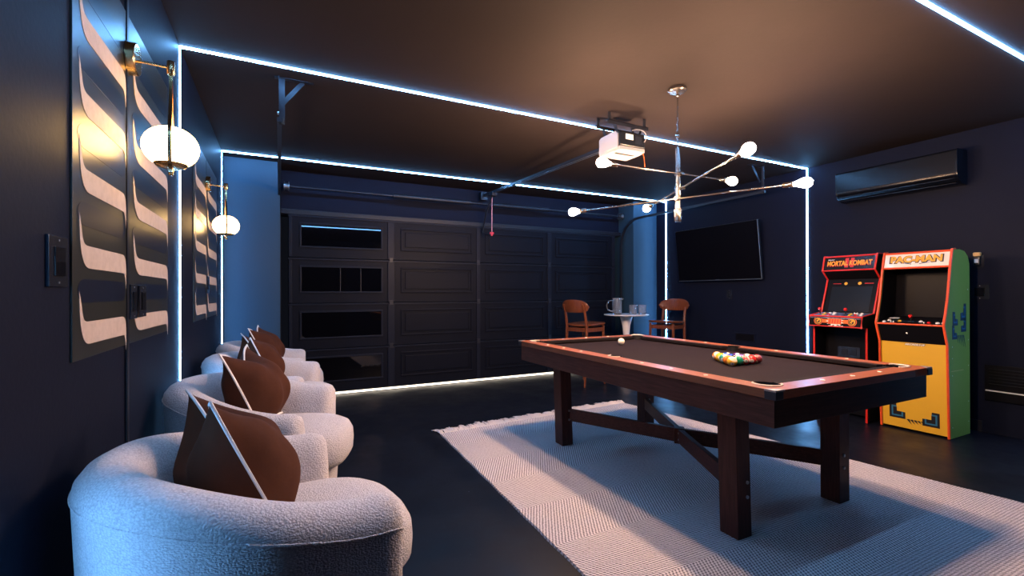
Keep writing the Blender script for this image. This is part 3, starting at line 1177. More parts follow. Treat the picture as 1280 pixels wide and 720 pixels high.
arms = [(2.150, 178.4, .69, .535), (2.048, -115.5, .925, .80), (1.966, 115.3, .868, .795)]
for z, ang, la, lb in arms:
    a = math.radians(ang)
    d = Vector((math.cos(a), math.sin(a), 0))
    side = Vector((-d.y, d.x, 0))
    hub = Vector((HX, HY, z)) + side*.024
    arm = B().tube([hub+d*(la-.115), hub-d*(lb-.115)], .0072, 12).build('arm', 'nickel', ch, world=True)
    B().lathe([(.012, -.022), (.0135, -.02), (.0135, .02), (.012, .022)], hub, d, 16).build('clamp', 'nickel', arm, world=True)
    B().lathe([(.010, -.02), (.010, .042), (.012, .044), (.012, .05)], hub-side*.024, side, 14).build('clamp_screw', 'nickel', arm, world=True)
    for s_, ln in ((1, la), (-1, lb)):
        e = hub + d*s_*(ln-.115)
        dd = d*s_
        B().lathe([(.007, -.01), (.015, -.004), (.0165, 0), (.0165, .05), (.014, .055)], e, dd, 18).build('socket', 'nickel', arm, world=True)
        prof = [(.012, .05), (.0135, .06), (.017, .072), (.025, .092), (.0315, .112), (.033, .125), (.0305, .140), (.022, .152), (.010, .158), (.001, .1595)]
        B().lathe(prof, e, dd, 20).build('bulb', 'bulb', arm, world=True, ang=80)

# ============================================================ garage door gear
OX0, OX1, OY0, OY1, OZ0, OZ1 = 2.52, 2.82, 3.02, 3.29, 2.475, 2.635
op = thing('door_opener', 'white and black garage door opener hung from the ceiling', 'door opener', (2.67, 3.15, ZC))
B().box(OX0+.012, OX1-.012, OY0, OY1-.02, OZ0+.03, OZ1, .018, 3).build('housing', 'blackplastic', op, world=True)
B().prism([(OY0+.02, OZ0+.02), (OY1, OZ0+.02), (OY1, OZ1-.015), (OY1-.03, OZ1-.002), (OY0+.05, OZ1+.003), (OY0+.02, OZ1-.025)], 0, OX0, OX0+.014, .004).build('side_cover', 'motorwhite', op, world=True)
lens = [(OX0, OY1), (OX1, OY1)] + bezier((OX1, OY1), (OX1+.004, OY0+.15), (OX1+.002, OY0+.06), (OX1-.02, OY0), 6)[1:] + [(OX0+.012, OY0)]
B().prism(lens, 2, OZ0, OZ0+.032, .006).build('light_lens', 'motorwhite', op, world=True)
B().box(OX0+.05, OX1-.05, OY0+.10, OY0+.12, OZ0-.003, OZ0+.001).build('lens_groove', 'blackplastic', op, world=True)
lbp = B().box(OX0+.07, OX0+.15, OY0-.002, OY0+.001, OZ0+.09, OZ0+.135).build('rating_label', 'printwhite', op, world=True)
B().box(OX0+.17, OX0+.25, OY0-.004, OY0+.001, OZ0+.06, OZ0+.13, .003).build('terminal_panel', 'plate', op, world=True)
B().tube(bezier((OX0+.16, OY0+.02, OZ1+.02), (OX0+.2, OY0-.05, OZ1+.03), (OX1-.02, OY0-.06, OZ1-.01), (OX1-.03, OY0-.004, OZ0+.09), 14), .0045, 8).build('power_cord', 'motorwhite', op, world=True)
B().tube(bezier((OX1-.03, OY0+.02, OZ0+.01), (OX1-.015, OY0+.01, OZ0-.03), (OX1-.03, OY0, OZ0-.06), (OX1-.02, OY0, OZ0-.12), 10), .0028, 8).build('antenna_wire', 'printorange', op, world=True)
for yy in (OY0+.05, OY1-.07):
    B().box(OX0-.09, OX1+.05, yy-.016, yy+.016, OZ1+.075, OZ1+.079).box(OX0-.09, OX1+.05, yy-.016, yy-.013, OZ1+.05, OZ1+.079).build('hanger_bar', 'blacksteel', op, world=True)
    for xx in (OX0+.02, OX1-.04):
        B().beam((xx, yy, OZ1-.005), (xx-.03 if xx < 2.6 else xx+.03, yy, OZ1+.076), .03, .004).build('hanger_strap', 'blacksteel', op, world=True)
for xx in (OX0-.06, OX1+.02):
    B().beam((xx, OY0+.05, OZ1+.078), (xx, OY0+.05, ZC-.001), .028, .004).build('hanger_strap', 'blacksteel', op, world=True)
    B().beam((xx, OY1-.07, OZ1+.078), (xx, OY1-.07, ZC-.001), .028, .004).build('hanger_strap', 'blacksteel', op, world=True)
rz0, rz1 = 2.60, 2.70
B().beam((2.67, OY1-.06, rz0), (2.67, YD-.03, rz1), .040, .028, .003).build('rail', 'blacksteel', op, world=True)
B().tube([(2.655, OY1, rz0-.022), (2.655, YD-.10, rz1-.02)], .0035, 6).build('chain', 'steel', op, world=True)
B().tube([(2.685, OY1, rz0-.022), (2.685, YD-.10, rz1-.02)], .0035, 6).build('chain', 'steel', op, world=True)
B().box(2.62, 2.72, YD-.06, YD+.03, 2.63, 2.75, .004).build('header_bracket', 'blacksteel', op, world=True)
B().box(2.635, 2.705, YD-.42, YD-.33, 2.63, 2.68, .004).build('trolley', 'blacksteel', op, world=True)
B().tube([(2.66, YD-.36, 2.64), (2.655, YD-.16, 2.42), (2.65, YD-.03, 2.16)], .012, 8).build('door_arm', 'blacksteel', op, world=True)
cd = thing('release_cord', 'pink cord with a red handle hanging before the garage door', 'cord', (2.705, YD-.25, 2.65))
B().tube([(2.700, YD-.27, 2.64), (2.705, YD-.25, 2.5), (2.703, YD-.25, 2.15)], .006, 8).build('cord', 'cord', cd, world=True)
B().box(2.672, 2.734, YD-.258, YD-.242, 2.115, 2.145, .005).box(2.69, 2.716, YD-.258, YD-.242, 2.09, 2.125, .005).build('handle', 'redplastic', cd, world=True)

tb = thing('torsion_bar', 'black torsion bar with springs above the garage door', 'torsion bar', (2.6, YD-.07, 2.57))
B().tube([(DX0+.04, YD-.07, 2.57), (DX1-.04, YD-.07, 2.57)], .016, 12).build('shaft', 'blacksteel', tb, world=True)
for xa_, xb_ in ((1.35, 2.45), (2.80, 3.75)):
    B().tube([(xa_, YD-.07, 2.57), (xb_, YD-.07, 2.57)], .032, 14).build('spring', 'blacksteel', tb, world=True)
for xx in (DX0+.07, DX1-.07):
    B().lathe([(.03, -.03), (.055, -.028), (.055, -.02), (.04, -.018), (.04, .018), (.055, .02), (.055, .028), (.03, .03)], (xx, YD-.07, 2.57), (1, 0, 0), 24).build('cable_drum', 'steel', tb, world=True)


def track(label, x, brace):
    t = thing('door_track', label, 'door track', (x, 5.0, 2.48), 0, 'garage door tracks')
    pts = [(x, YD-.08, .02), (x, YD-.08, 2.05)]
    for k in range(1, 9):
        a = k/8*PI/2
        pts.append((x, YD-.08-.43*(1-math.cos(a)), 2.05+.43*math.sin(a)))
    pts.append((x, 3.56, 2.48))
    b_ = B()
    rings = []
    for i, p in enumerate(pts):
        a = Vector(pts[max(0, i-1)])
        c = Vector(pts[min(len(pts)-1, i+1)])
        td = (c-a).normalized()
        nn = Vector((0, -td.z, td.y)) * .016
        P = Vector(p)
        rings.append([P+Vector((-.015, 0, 0))-nn, P+Vector((.015, 0, 0))-nn, P+Vector((.015, 0, 0))+nn, P+Vector((-.015, 0, 0))+nn])
    b_.loft(rings)
    b_.build('track', 'blacksteel' if x > 1 else 'blacksteel', t, world=True, ang=30)
    ps = -.028 if x > 1 else -.028
    B().box(x-.004, x+.034, 3.60, 3.604, 2.46, ZC-.001).box(x-.004, x, 3.57, 3.604, 2.46, ZC-.001).build('hanger_angle', 'blacksteel', t, world=True)
    B().beam((x+brace*.01, 3.615, 2.60), (x+brace*.15, 3.615, ZC-.004), .003, .03).build('brace', 'blacksteel', t, world=True)
    B().box(min(x-.03*brace, x+.22*brace), max(x-.03*brace, x+.22*brace), 3.59, 3.63, ZC-.005, ZC-.0005).build('ceiling_plate', 'blacksteel', t, world=True)
    B().lathe([(.012, 0), (.012, .01)], (x-.004, 3.585, 2.53), (-1, 0, 0), 8).build('bolt', 'steel', t, world=True)
    if x < 1:
        B().box(x+.006, x+.03, 3.575, 3.60, 2.455, 2.50, .006).build('end_stop', 'rubber', t, world=True)
    return t


track('dark garage door track hung from the ceiling on the left', .005, 1)
track('dark garage door track hung from the ceiling on the right', 5.17, -1)

# ============================================================ right wall: television, air conditioner, plates
tv = thing('television', 'large black flat television on the wall above the far chair', 'television', (XR, 4.63, 1.86))
ty0, ty1, tz0, tz1, txf = 3.945, 5.350, 1.468, 2.252, XR-.14
B().box(txf+.004, txf+.04, ty0, ty1, tz0, tz1, .004).build('frame', 'blackplastic', tv, world=True)
B().box(txf-.001, txf+.005, ty0+.010, ty1-.010, tz0+.016, tz1-.010).build('screen', 'screen', tv, world=True)
B().box(txf+.002, txf+.006, ty0-.002, ty0+.008, tz0, tz1, .001).box(txf+.002, txf+.006, ty0, ty1, tz0-.002, tz0+.007, .001).build('bezel_edge', 'steel', tv, world=True)
B().box(txf+.04, XR-.016, 4.4, 4.9, 1.76, 1.96, .01).build('wall_mount', 'blacksteel', tv, world=True)
B().box(txf-.002, txf+.003, 4.60, 4.67, tz0+.002, tz0+.012).build('badge', 'steel', tv, world=True)
tv.rotation_euler = (0, math.radians(-6.5), 0)      # tipped a little towards the room

ac = thing('air_conditioner', 'glossy black wall air conditioner above the arcade cabinets', 'air conditioner', (XR, 2.45, 2.45))
ay0, ay1 = 1.945, 2.980
prof = [(XR-.002, 2.600), (XR-.185, 2.597), (XR-.205, 2.590), (XR-.212, 2.575), (XR-.214, 2.385), (XR-.206, 2.352), (XR-.16, 2.305), (XR-.10, 2.280), (XR-.002, 2.278)]
B().prism(prof, 1, ay0+.008, ay1-.008, .006).build('body', 'acblack', ac, world=True)
for a, c in ((ay0, ay0+.014), (ay1-.014, ay1)):
    pe = [(XR-.0025, 2.602), (XR-.186, 2.599), (XR-.207, 2.592), (XR-.2145, 2.576), (XR-.2165, 2.385), (XR-.208, 2.350), (XR-.16, 2.303), (XR-.10, 2.278), (XR-.0025, 2.276)]
    B().prism(pe, 1, a, c, .003).build('end_cap', 'acblack', ac, world=True)
B().tube([(XR-.2145, ay0+.016, 2.372), (XR-.2145, ay1-.016, 2.372)], .004, 8).build('lip', 'nickel', ac, world=True)
B().beam((XR-.186, ay0+.03, 2.326), (XR-.186, ay1-.03, 2.326), .03, .004).build('louvre', 'plate', ac, world=True)
B().beam((XR-.13, ay0+.03, 2.290), (XR-.13, ay1-.03, 2.290), .04, .004).build('louvre', 'plate', ac, world=True)

plate('wall_outlet', 'black socket plate on the wall below the television', 4.46, 4.55, 1.185, 1.318, 'outlet', XR, -1, 'wall outlet', 'black sockets on the right wall')
plate('wall_outlet', 'black double socket plate low on the wall behind the left arcade cabinet', 2.88, 3.08, .545, .665, 'outlet', XR, -1, 'wall outlet', 'black sockets on the right wall')
plate('switch_plate', 'black wall plate beside the green side of the arcade cabinet', 1.80, 1.925, 1.21, 1.345, 'rocker', XR, -1, 'switch plate', 'black plates on the right wall')
fh = thing('plug_in_warmer', 'small plug-in fragrance warmer with amber top on the right wall', 'air freshener', (XR, 1.874, 1.56))
B().box(XR-.008, XR-.0005, 1.835, 1.905, 1.50, 1.62, .002).build('socket_plate', 'plate', fh, world=True)
B().box(XR-.05, XR-.008, 1.848, 1.896, 1.52, 1.60, .008).build('body', 'blackplastic', fh, world=True)
B().box(XR-.053, XR-.049, 1.858, 1.886, 1.545, 1.58, .002).build('badge', 'printwhite', fh, world=True)
B().lathe([(.012, 1.60), (.028, 1.608), (.030, 1.635), (.024, 1.640)], (XR-.03, 1.872, 0), seg=20).build('dish', 'amber', fh, world=True)
vp = thing('wall_vent', 'black low wall vent with a line of daylight painted as a white lip right of the arcade cabinets', 'vent', (XR, 1.6, .4))
B().box(XR-.02, XR-.001, 1.36, 1.83, .30, .62, .004).build('frame', 'cabblack', vp, world=True)
for k in range(6):
    B().beam((XR-.026, 1.39, .45+.027*k), (XR-.026, 1.80, .45+.027*k), .014, .004).build('slat', 'blackplastic', vp, world=True)
B().box(XR-.034, XR-.018, 1.36, 1.822, .384, .394, .002).build('lip', 'printwhite', vp, world=True)  # slit of daylight, put in as a white-coloured strip
hv = thing('wall_hatch', 'flush black hatch low on the right wall beyond the pool table', 'hatch', (XR, 4.3, .75))
B().box(XR-.008, XR-.0005, 4.10, 4.42, .60, .72, .002).build('frame', 'wall', hv, world=True)
B().box(XR-.012, XR-.008, 4.12, 4.40, .615, .705, .002).build('cover', 'cabblack', hv, world=True)


# ============================================================ arcade cabinets
def moulding(path, y, r, m, parent):
    return B().tube([(x, y, z) for x, z in path], r, 8).build('edge_moulding', m, parent, world=True)


def catmull(p, n=6):
    out = []
    for i in range(len(p)-1):
        a = p[max(0, i-1)]
        b_ = p[i]
        c = p[i+1]
        d = p[min(len(p)-1, i+2)]
        for k in range(n):
            t = k/n
            out.append(tuple(.5*((2*b_[j])+(-a[j]+c[j])*t+(2*a[j]-5*b_[j]+4*c[j]-d[j])*t*t+(-a[j]+3*b_[j]-3*c[j]+d[j])*t**3) for j in (0, 1)))
    out.append(tuple(p[-1]))
    return out


def button(cab, x, y, z, nrm, r, m):
    o = B().lathe([(r*1.25, 0), (r*1.25, .004), (r*.95, .006)], (x, y, z), nrm, 18).build('button', m, cab, world=True)
    B().lathe([(r*.9, .004), (r*.9, .010), (r*.6, .012)], (x, y, z), nrm, 18).build('plunger', m, o, world=True)


def joystick(cab, x, y, z, nrm, r=.016):
    n = Vector(nrm).normalized()
    o = B().lathe([(.022, 0), (.022, .002), (.005, .004), (.005, .045)], (x, y, z), n, 18).build('joystick', 'blackplastic', cab, world=True)
    c = Vector((x, y, z))+n*.052
    prof = [(r*math.cos(a), r*math.sin(a)) for a in [-1.5+3*k/12 for k in range(13)]]
    B().lathe(prof, c, n, 18).build('ball_top', 'btnred', o, world=True, ang=80)


# --- yellow and green cabinet
PY0, PY1 = 1.870, 2.390
pac = thing('arcade_cabinet', 'yellow fronted arcade cabinet with green sides and orange edges', 'arcade machine', (5.36, 2.13, 0), 0, 'arcade cabinets')
front = catmull([(5.190, .006), (5.165, .45), (5.142, .820), (5.084, .990), (5.165, 1.22), (5.205, 1.49), (5.245, 1.650)], 5)
# keep the control shelf corner sharp
lower = [(5.178, .006), (5.150, .820), (5.084, .990)]
upper = catmull([(5.084, .990), (5.150, 1.20), (5.206, 1.49), (5.246, 1.650)], 7)
fpath = lower + upper[1:]
back = [(5.36, 1.655), (5.46, 1.642), (5.525, 1.600), (5.556, 1.53), (5.556, .006)]
for y0, y1, m in ((PY0, PY0+.018, 'green'), (PY1-.018, PY1, 'green')):
    sd = B().prism(fpath+back, 1, y0, y1).build('side_panel', m, pac, world=True, ang=30)
    ym = (y0+y1)/2
    moulding(fpath+[(5.30, 1.655)], ym, .0105, 'orange', sd)
    if y0 == PY0:
        for xx, zz in ((5.20, .10), (5.20, .55), (5.20, .80), (5.20, .70), (5.54, .12), (5.54, .30), (5.54, .62), (5.54, .85), (5.53, 1.30)):
            B().lathe([(.005, 0), (.004, .0015)], (xx+.02 if xx < 5.3 else xx-.012, PY0, zz), (0, -1, 0), 10).build('screw', 'printwhite', sd, world=True)
        # maze pieces of the side decal
        def ell(cx_, cz_, sx, sz, m_, d):
            o_ = [(cx_-sx, cz_-sz), (cx_+sx, cz_-sz), (cx_+sx, cz_+sz), (cx_+sx*.1, cz_+sz), (cx_+sx*.1, cz_-sz*.1), (cx_-sx, cz_-sz*.1)]
            B().prism(o_, 1, PY0-d, PY0+.001).build('decal', m_, sd, world=True, smooth=False)
        for cx_, cz_, sx, sz in ((5.262, .925, -.045, .06), (5.275, 1.045, -.05, .06), (5.43, 1.10, .055, .075), (5.435, .985, .05, .06)):
            ell(cx_, cz_, sx, sz, 'printblue', .0009)
            ell(cx_, cz_, sx*.66, sz*.66, 'printteal', .0014)
            ell(cx_, cz_, sx*.44, sz*.44, 'printblue', .0019)
        for k in range(5):
            xx = 5.30+.03*k
            B().prism([(xx, .90), (xx+.022, .895), (xx+.03+.006*k, .83-.012*k)], 1, PY0-.0009, PY0+.001).build('decal', 'printblue', sd, world=True, smooth=False)
        B().box(5.20, 5.43, PY0-.0012, PY0+.001, .586, .592).build('seam_trim', 'amber', sd, world=True)
ya_, yb_ = PY0+.018, PY1-.018
for yl in (ya_, yb_-.003):
    B().prism([(5.105, .995), (5.165, 1.20), (5.218, 1.49), (5.50, 1.48), (5.50, .995)], 1, yl, yl+.003).build('inner_liner', 'cabblack', pac, world=True)
B().prism([(5.186, .02), (5.162, .815), (5.20, .815), (5.20, .02)], 1, ya_, yb_).build('front_panel', 'yellow', pac, world=True)
B().prism([(5.160, .818), (5.096, .982), (5.20, .982), (5.20, .818)], 1, ya_, yb_).build('coin_panel', 'cabblack', pac, world=True)
B().tube([(5.092, ya_, .985), (5.092, yb_, .985)], .0085, 8).build('shelf_moulding', 'orange', pac, world=True)
B().lathe([(.007, 0), (.006, .004)], (5.125, 2.155, .905), (-1, 0, .3), 12).build('start_button', 'btnwhite', pac, world=True)
dk = [(5.098, .990), (5.240, 1.020), (5.240, 1.000), (5.098, .976)]
deck = B().prism(dk, 1, ya_, yb_).build('control_deck', 'cabblack', pac, world=True)
nd = Vector((-.03, 0, .142)).normalized()
for yy, m, t in ((2.335, 'btnwhite', .25), (2.318, 'btnwhite', .62), (2.232, 'btnyellow', .55), (2.075, 'btnwhite', .62), (2.005, 'btnred', .40), (1.945, 'btnwhite', .40), (1.905, 'btnwhite', .45)):
    button(deck, 5.098+.142*t, yy, .990+.030*t, nd, .0125, m)
for yy in (2.285, 2.265, 2.035):
    button(deck, 5.098+.142*.3, yy, .990+.030*.3, nd, .0045, 'btnwhite')
joystick(deck, 5.098+.142*.55, 2.145, .990+.030*.55, nd)
B().box(5.13, 5.134, 2.02, 2.30, 1.012, 1.013).build('deck_line', 'printteal', deck, world=True)
# screen well
bz = B()
bz.prism([(5.235, 1.018), (5.45, 1.05), (5.45, 1.035), (5.235, 1.004)], 1, ya_, yb_)
bz.build('bezel_shelf', 'cabblack', pac, world=True)
B().prism([(5.400, 1.045), (5.440, 1.045), (5.470, 1.485), (5.445, 1.485)], 1, ya_, yb_).build('screen', 'screen', pac, world=True)
B().prism([(5.215, 1.492), (5.48, 1.48), (5.48, 1.50), (5.215, 1.505)], 1, ya_, yb_).build('speaker_panel', 'cabblack', pac, world=True)
B().prism([(5.235, 1.028), (5.275, 1.034), (5.275, 1.036), (5.235, 1.030)], 1, 2.27, 2.345).build('instruction_card', 'printwhite', pac, world=True)
B().prism([(5.245, 1.030), (5.30, 1.038), (5.30, 1.040), (5.245, 1.032)], 1, 1.895, 1.945).build('instruction_card', 'printwhite', pac, world=True)
mq = B().prism([(5.214, 1.508), (5.246, 1.635), (5.27, 1.635), (5.24, 1.505)], 1, ya_, yb_).build('marquee', 'marquee', pac, world=True)
B().tube([(5.212, ya_, 1.503), (5.212, yb_, 1.503)], .0095, 8).tube([(5.247, ya_, 1.642), (5.247, yb_, 1.642)], .0095, 8).build('marquee_moulding', 'orange', mq, world=True)
mu = Vector((.032, 0, .127)).normalized()
mn = Vector((0, -1, 0)).cross(mu)
mo = Vector((5.230, 2.130, 1.578)) + mn*.0006
letters('marquee_lettering', 'PAC-MAN', mo+Vector((0, 0, 0)), (0, -1, 0), mu, .085, 'printblack', mq, .405, .0008, .0075)
letters('marquee_lettering', 'PAC-MAN', mo+mn*.0012+mu*.002, (0, -1, 0), mu, .080, 'gold', mq, .385, .0008, .0036)
for k in (-1, 1):
    sp_ = B()
    c0 = mo - mu*.042
    sp_.poly([c0+Vector((0, -k*.03, 0))-mu*.004+mn*.0008, c0+Vector((0, -k*.16, 0))+mu*.022+mn*.0008, c0+Vector((0, -k*.03, 0))+mu*.004+mn*.0008], [(0, 1, 2)])
    sp_.build('marquee_stroke', 'printteal', mq, world=True)
B().prism([(5.25, 1.652), (5.36, 1.654), (5.46, 1.641), (5.524, 1.599), (5.552, 1.53), (5.55, .02), (5.53, .02), (5.53, 1.52), (5.50, 1.58), (5.45, 1.622), (5.36, 1.636), (5.25, 1.634)], 1, ya_, yb_).build('back_panel', 'cabblack', pac, world=True)
fo = Vector((5.1610, 2.11, .800))
fu = Vector((-.024, 0, .795)).normalized()
fn = Vector((0, -1, 0)).cross(fu)
letters('maker_lettering', 'ARCADE1UP', fo+fn*.0008, (0, -1, 0), fu, .026, 'printblack', pac, .155, .0006, .002)
letters('maker_lettering', 'ARCADE1UP', fo+fn*.0018, (0, -1, 0), fu, .024, 'printwhite', pac, .148, .0006, .0006)


def on_front(y, z, d):
    x = 5.186 - .024*(z-.02)/.795
    return (x-d, y, z)


def decal(poly_, m_, d):
    t = bmesh.new()
    lo = [t.verts.new(on_front(y, z, -.001)) for y, z in poly_]
    hi = [t.verts.new(on_front(y, z, d)) for y, z in poly_]
    t.faces.new(lo)
    t.faces.new(hi[::-1])
    n = len(poly_)
    for i in range(n):
        t.faces.new((lo[i], hi[i], hi[(i+1) % n], lo[(i+1) % n]))
    b_ = B()
    b_._merge(t)
    return b_.build('decal', m_, pac, world=True, smooth=False)


for s_, yc in ((1, 2.255), (-1, 2.005)):
    zc_ = .168 if s_ > 0 else .142
    for q, m_, d in ((1.0, 'printblack', .0008), (.72, 'printteal', .0013), (.52, 'printblack', .0018)):
        hx, hz = .062*q, .066*q
        decal([(yc+s_*hx, zc_+hz), (yc+s_*hx*.1, zc_+hz), (yc+s_*hx*.1, zc_-hz*.05), (yc-s_*hx, zc_-hz*.05), (yc-s_*hx, zc_-hz), (yc+s_*hx, zc_-hz)], m_, d)
for k in range(6):
    yy = 2.185-.025*k
    decal([(yy, .105), (yy-.022, .110), (yy-.040, .062+.006*k)], 'printblack', .0008)

# --- black and red cabinet
MY0, MY1 = 2.460, 2.970
mk = thing('arcade_cabinet', 'black arcade cabinet with red edges and open lower frame', 'arcade machine', (5.4, 2.715, 0), 0, 'arcade cabinets')
mfront = [(5.100, .006), (5.105, .925), (5.012, .930), (5.020, 1.036), (5.235, 1.066), (5.355, 1.415), (5.258, 1.508), (5.300, 1.660)]
mback = [(5.50, 1.660), (5.60, 1.62), (5.60, .006)]
leg_in = [(5.60, .006), (5.55, .006), (5.52, .80), (5.20, .80), (5.16, .006)]
for y0, y1 in ((MY0, MY0+.018), (MY1-.018, MY1)):
    sd = B().prism(mfront+mback, 1, y0, y1).build('side_panel', 'cabblack', mk, world=True, ang=30)
    moulding(mfront[:], (y0+y1)/2, .0095, 'red', sd)
    moulding([(5.300, 1.660), (5.42, 1.660)], (y0+y1)/2, .0095, 'red', sd)
ya_, yb_ = MY0+.018, MY1-.018
B().prism([(5.30, .02), (5.30, .90), (5.32, .90), (5.32, .02)], 1, ya_, yb_).build('front_panel', 'cabblack', mk, world=True)
B().box(5.292, 5.301, 2.62, 2.83, .60, .71, .003).build('coin_door', 'plate', mk, world=True)
for yy in (2.68, 2.765):
    B().box(5.287, 5.293, yy-.03, yy+.03, .625, .69, .003).build('coin_slot', 'blackplastic', mk, world=True)
cpn = B().prism([(5.018, .938), (5.026, 1.030), (5.05, 1.030), (5.05, .938)], 1, ya_, yb_).build('control_front', 'cabblack', mk, world=True)
B().tube([(5.019, MY0, 1.034), (5.019, MY1, 1.034)], .0085, 8).tube([(5.014, MY0, .932), (5.014, MY1, .932)], .0055, 8).build('shelf_moulding', 'red', mk, world=True)
B().prism([(5.018, .932), (5.10, .925), (5.30, .90), (5.30, .915), (5.02, .945)], 1, ya_, yb_).build('control_underside', 'cabblack', mk, world=True)
deck = B().prism([(5.022, 1.034), (5.240, 1.066), (5.240, 1.040), (5.022, 1.012)], 1, ya_, yb_).build('control_deck', 'starfield', mk, world=True)
nd = Vector((-.032, 0, .218)).normalized()


def dk_(t):
    return 5.022+.218*t, 1.034+.032*t


for base in (2.925, 2.675):
    x, z = dk_(.58)
    joystick(deck, x, base, z, nd, .017)
    for dy, t, m in ((-.045, .62, 'btnyellow'), (-.085, .72, 'btnwhite'), (-.125, .78, 'btnwhite'), (-.06, .34, 'btnyellow'), (-.105, .42, 'btnred'), (-.145, .50, 'btnwhite')):
        x, z = dk_(t)
        button(deck, x, base+dy, z, nd, .012, m)
x, z = dk_(.85)
for yy in (2.60, 2.625, 2.82):
    button(deck, x, yy, z, nd, .006, 'btnwhite')
# badge strip on the control front
gx = 5.0205
gn = Vector((-1, 0, .087)).normalized()
gu = Vector((.087, 0, 1)).normalized()


def gpos(y, z, d=.0):
    return (5.018+(z-.938)*.087-d, y, z)


def flat(poly_, m_, d, nm='badge'):
    t = bmesh.new()
    lo = [t.verts.new(gpos(y, z, -.001)) for y, z in poly_]
    hi = [t.verts.new(gpos(y, z, d)) for y, z in poly_]
    t.faces.new(lo)
    t.faces.new(hi[::-1])
    n = len(poly_)
    for i in range(n):
        t.faces.new((lo[i], hi[i], hi[(i+1) % n], lo[(i+1) % n]))
    b_ = B()
    b_._merge(t)
    return b_.build(nm, m_, cpn, world=True, smooth=False)


def circ(y, z, r, n=20, sq=1.):
    return [(y+r*math.cos(2*PI*k/n), z+r*sq*math.sin(2*PI*k/n)) for k in range(n)]


zc_ = .985
flat([(2.905, zc_-.018), (2.525, zc_-.018), (2.525, zc_+.018), (2.905, zc_+.018)], 'printorange', .0008)
for yy in (2.872, 2.555):
    flat(circ(yy, zc_, .042), 'printorange', .0014)
    flat(circ(yy, zc_, .036), 'printblack', .0020)
    flat(circ(yy, zc_, .030), 'gold', .0026)
    # curling dragon-like mark, kept simple
    flat(circ(yy+.004, zc_-.002, .022), 'printblack', .0032)
    flat([(yy+.010, zc_+.016), (yy-.008, zc_+.020), (yy-.014, zc_+.004), (yy+.004, zc_-.004), (yy-.004, zc_-.016), (yy+.014, zc_-.012), (yy+.016, zc_+.004), (yy, zc_+.008)], 'gold', .0038)
star = []
for k in range(22):
    a = 2*PI*k/22
    r_ = 1. if k % 2 == 0 else .62
    star.append((2.713+.088*r_*math.cos(a), zc_+.056*r_*math.sin(a)))
flat(star, 'printwhite', .0016)
flat([(2.775, zc_-.028), (2.651, zc_-.028), (2.651, zc_+.028), (2.775, zc_+.028)], 'printorange', .0024)
for k in range(5):
    yy = 2.765-.025*k
    flat([(yy, zc_-.022), (yy-.009, zc_-.022), (yy-.014, zc_+.022), (yy-.005, zc_+.022)], 'printred', .003)
letters('maker_lettering', 'ARCADE1UP', (5.0125, 2.70, .9395), (0, -1, 0), gu, .016, 'printwhite', cpn, .14, .0006)
# screen and bezel
B().prism([(5.245, 1.064), (5.362, 1.415), (5.385, 1.415), (5.27, 1.064)], 1, ya_, yb_).build('bezel', 'cabblack', mk, world=True)
su = Vector((.117, 0, .351)).normalized()
sn = Vector((0, -1, 0)).cross(su)
sc_ = B()
for_pts = []
o0 = Vector((5.245, 0, 1.064))
for y_, t in ((2.905, .05), (2.525, .05), (2.525, .78), (2.905, .78)):
    q = o0+su*(.37*t)+sn*.0015
    for_pts.append((q.x, y_, q.z))
bk = [Vector(q)-sn*.003 for q in for_pts]
sc_.poly(for_pts+[tuple(q) for q in bk], [(0, 1, 2, 3), (7, 6, 5, 4), (0, 4, 5, 1), (1, 5, 6, 2), (2, 6, 7, 3), (3, 7, 4, 0)])
sc_.build('screen', mat('dark_lcd', (.008, .012, .019), .3, spec=.2), mk, world=True)
for y_ in (2.775, 2.645):
    q = o0+su*(.37*.87)+sn*.001
    B().lathe([(.016, 0), (.016, .0012)], (q.x, y_, q.z), sn, 20).build('bezel_badge', 'gold', mk, world=True)
for y_ in (2.86, 2.56):
    q = o0+su*(.37*.86)+sn*.001
    t_ = B()
    t_.poly([q+Vector((0, y_+.04, 0)), q+Vector((0, y_-.04, 0)), q+Vector((0, y_-.04, 0))+su*.006, q+Vector((0, y_+.04, 0))+su*.006], [(0, 1, 2, 3)])
    t_.build('bezel_print', 'printred', mk, world=True)
B().prism([(5.360, 1.418), (5.266, 1.506), (5.30, 1.512), (5.40, 1.42)], 1, ya_, yb_).build('speaker_panel', 'cabblack', mk, world=True)
mq = B().prism([(5.266, 1.512), (5.304, 1.650), (5.325, 1.650), (5.29, 1.508)], 1, ya_, yb_).build('marquee', 'mqblack', mk, world=True)
B().tube([(5.262, ya_, 1.508), (5.262, yb_, 1.508)], .0075, 8).tube([(5.303, ya_, 1.655), (5.303, yb_, 1.655)], .0085, 8).build('marquee_moulding', 'red', mq, world=True)
mu = Vector((.038, 0, .138)).normalized()
mn = Vector((0, -1, 0)).cross(mu)
mo = Vector((5.285, 2.715, 1.580))
letters('marquee_lettering', 'II', mo+mn*.0006+Vector((0, -.005, 0)), (0, -1, 0), mu, .135, 'printred', mq, .085, .0006, .004)
letters('marquee_lettering', 'MORTAL KOMBAT', mo+mn*.0016-mu*.003, (0, -1, 0), mu, .074, 'printred', mq, .425, .0006, .0045)
letters('marquee_lettering', 'MORTAL KOMBAT', mo+mn*.0028, (0, -1, 0), mu, .070, 'gold', mq, .418, .0006, .0018)
letters('maker_lettering', 'MIDWAY', mo+mn*.001+Vector((0, .175, 0))+mu*.043, (0, -1, 0), mu, .018, 'printwhite', mq, .065, .0006)
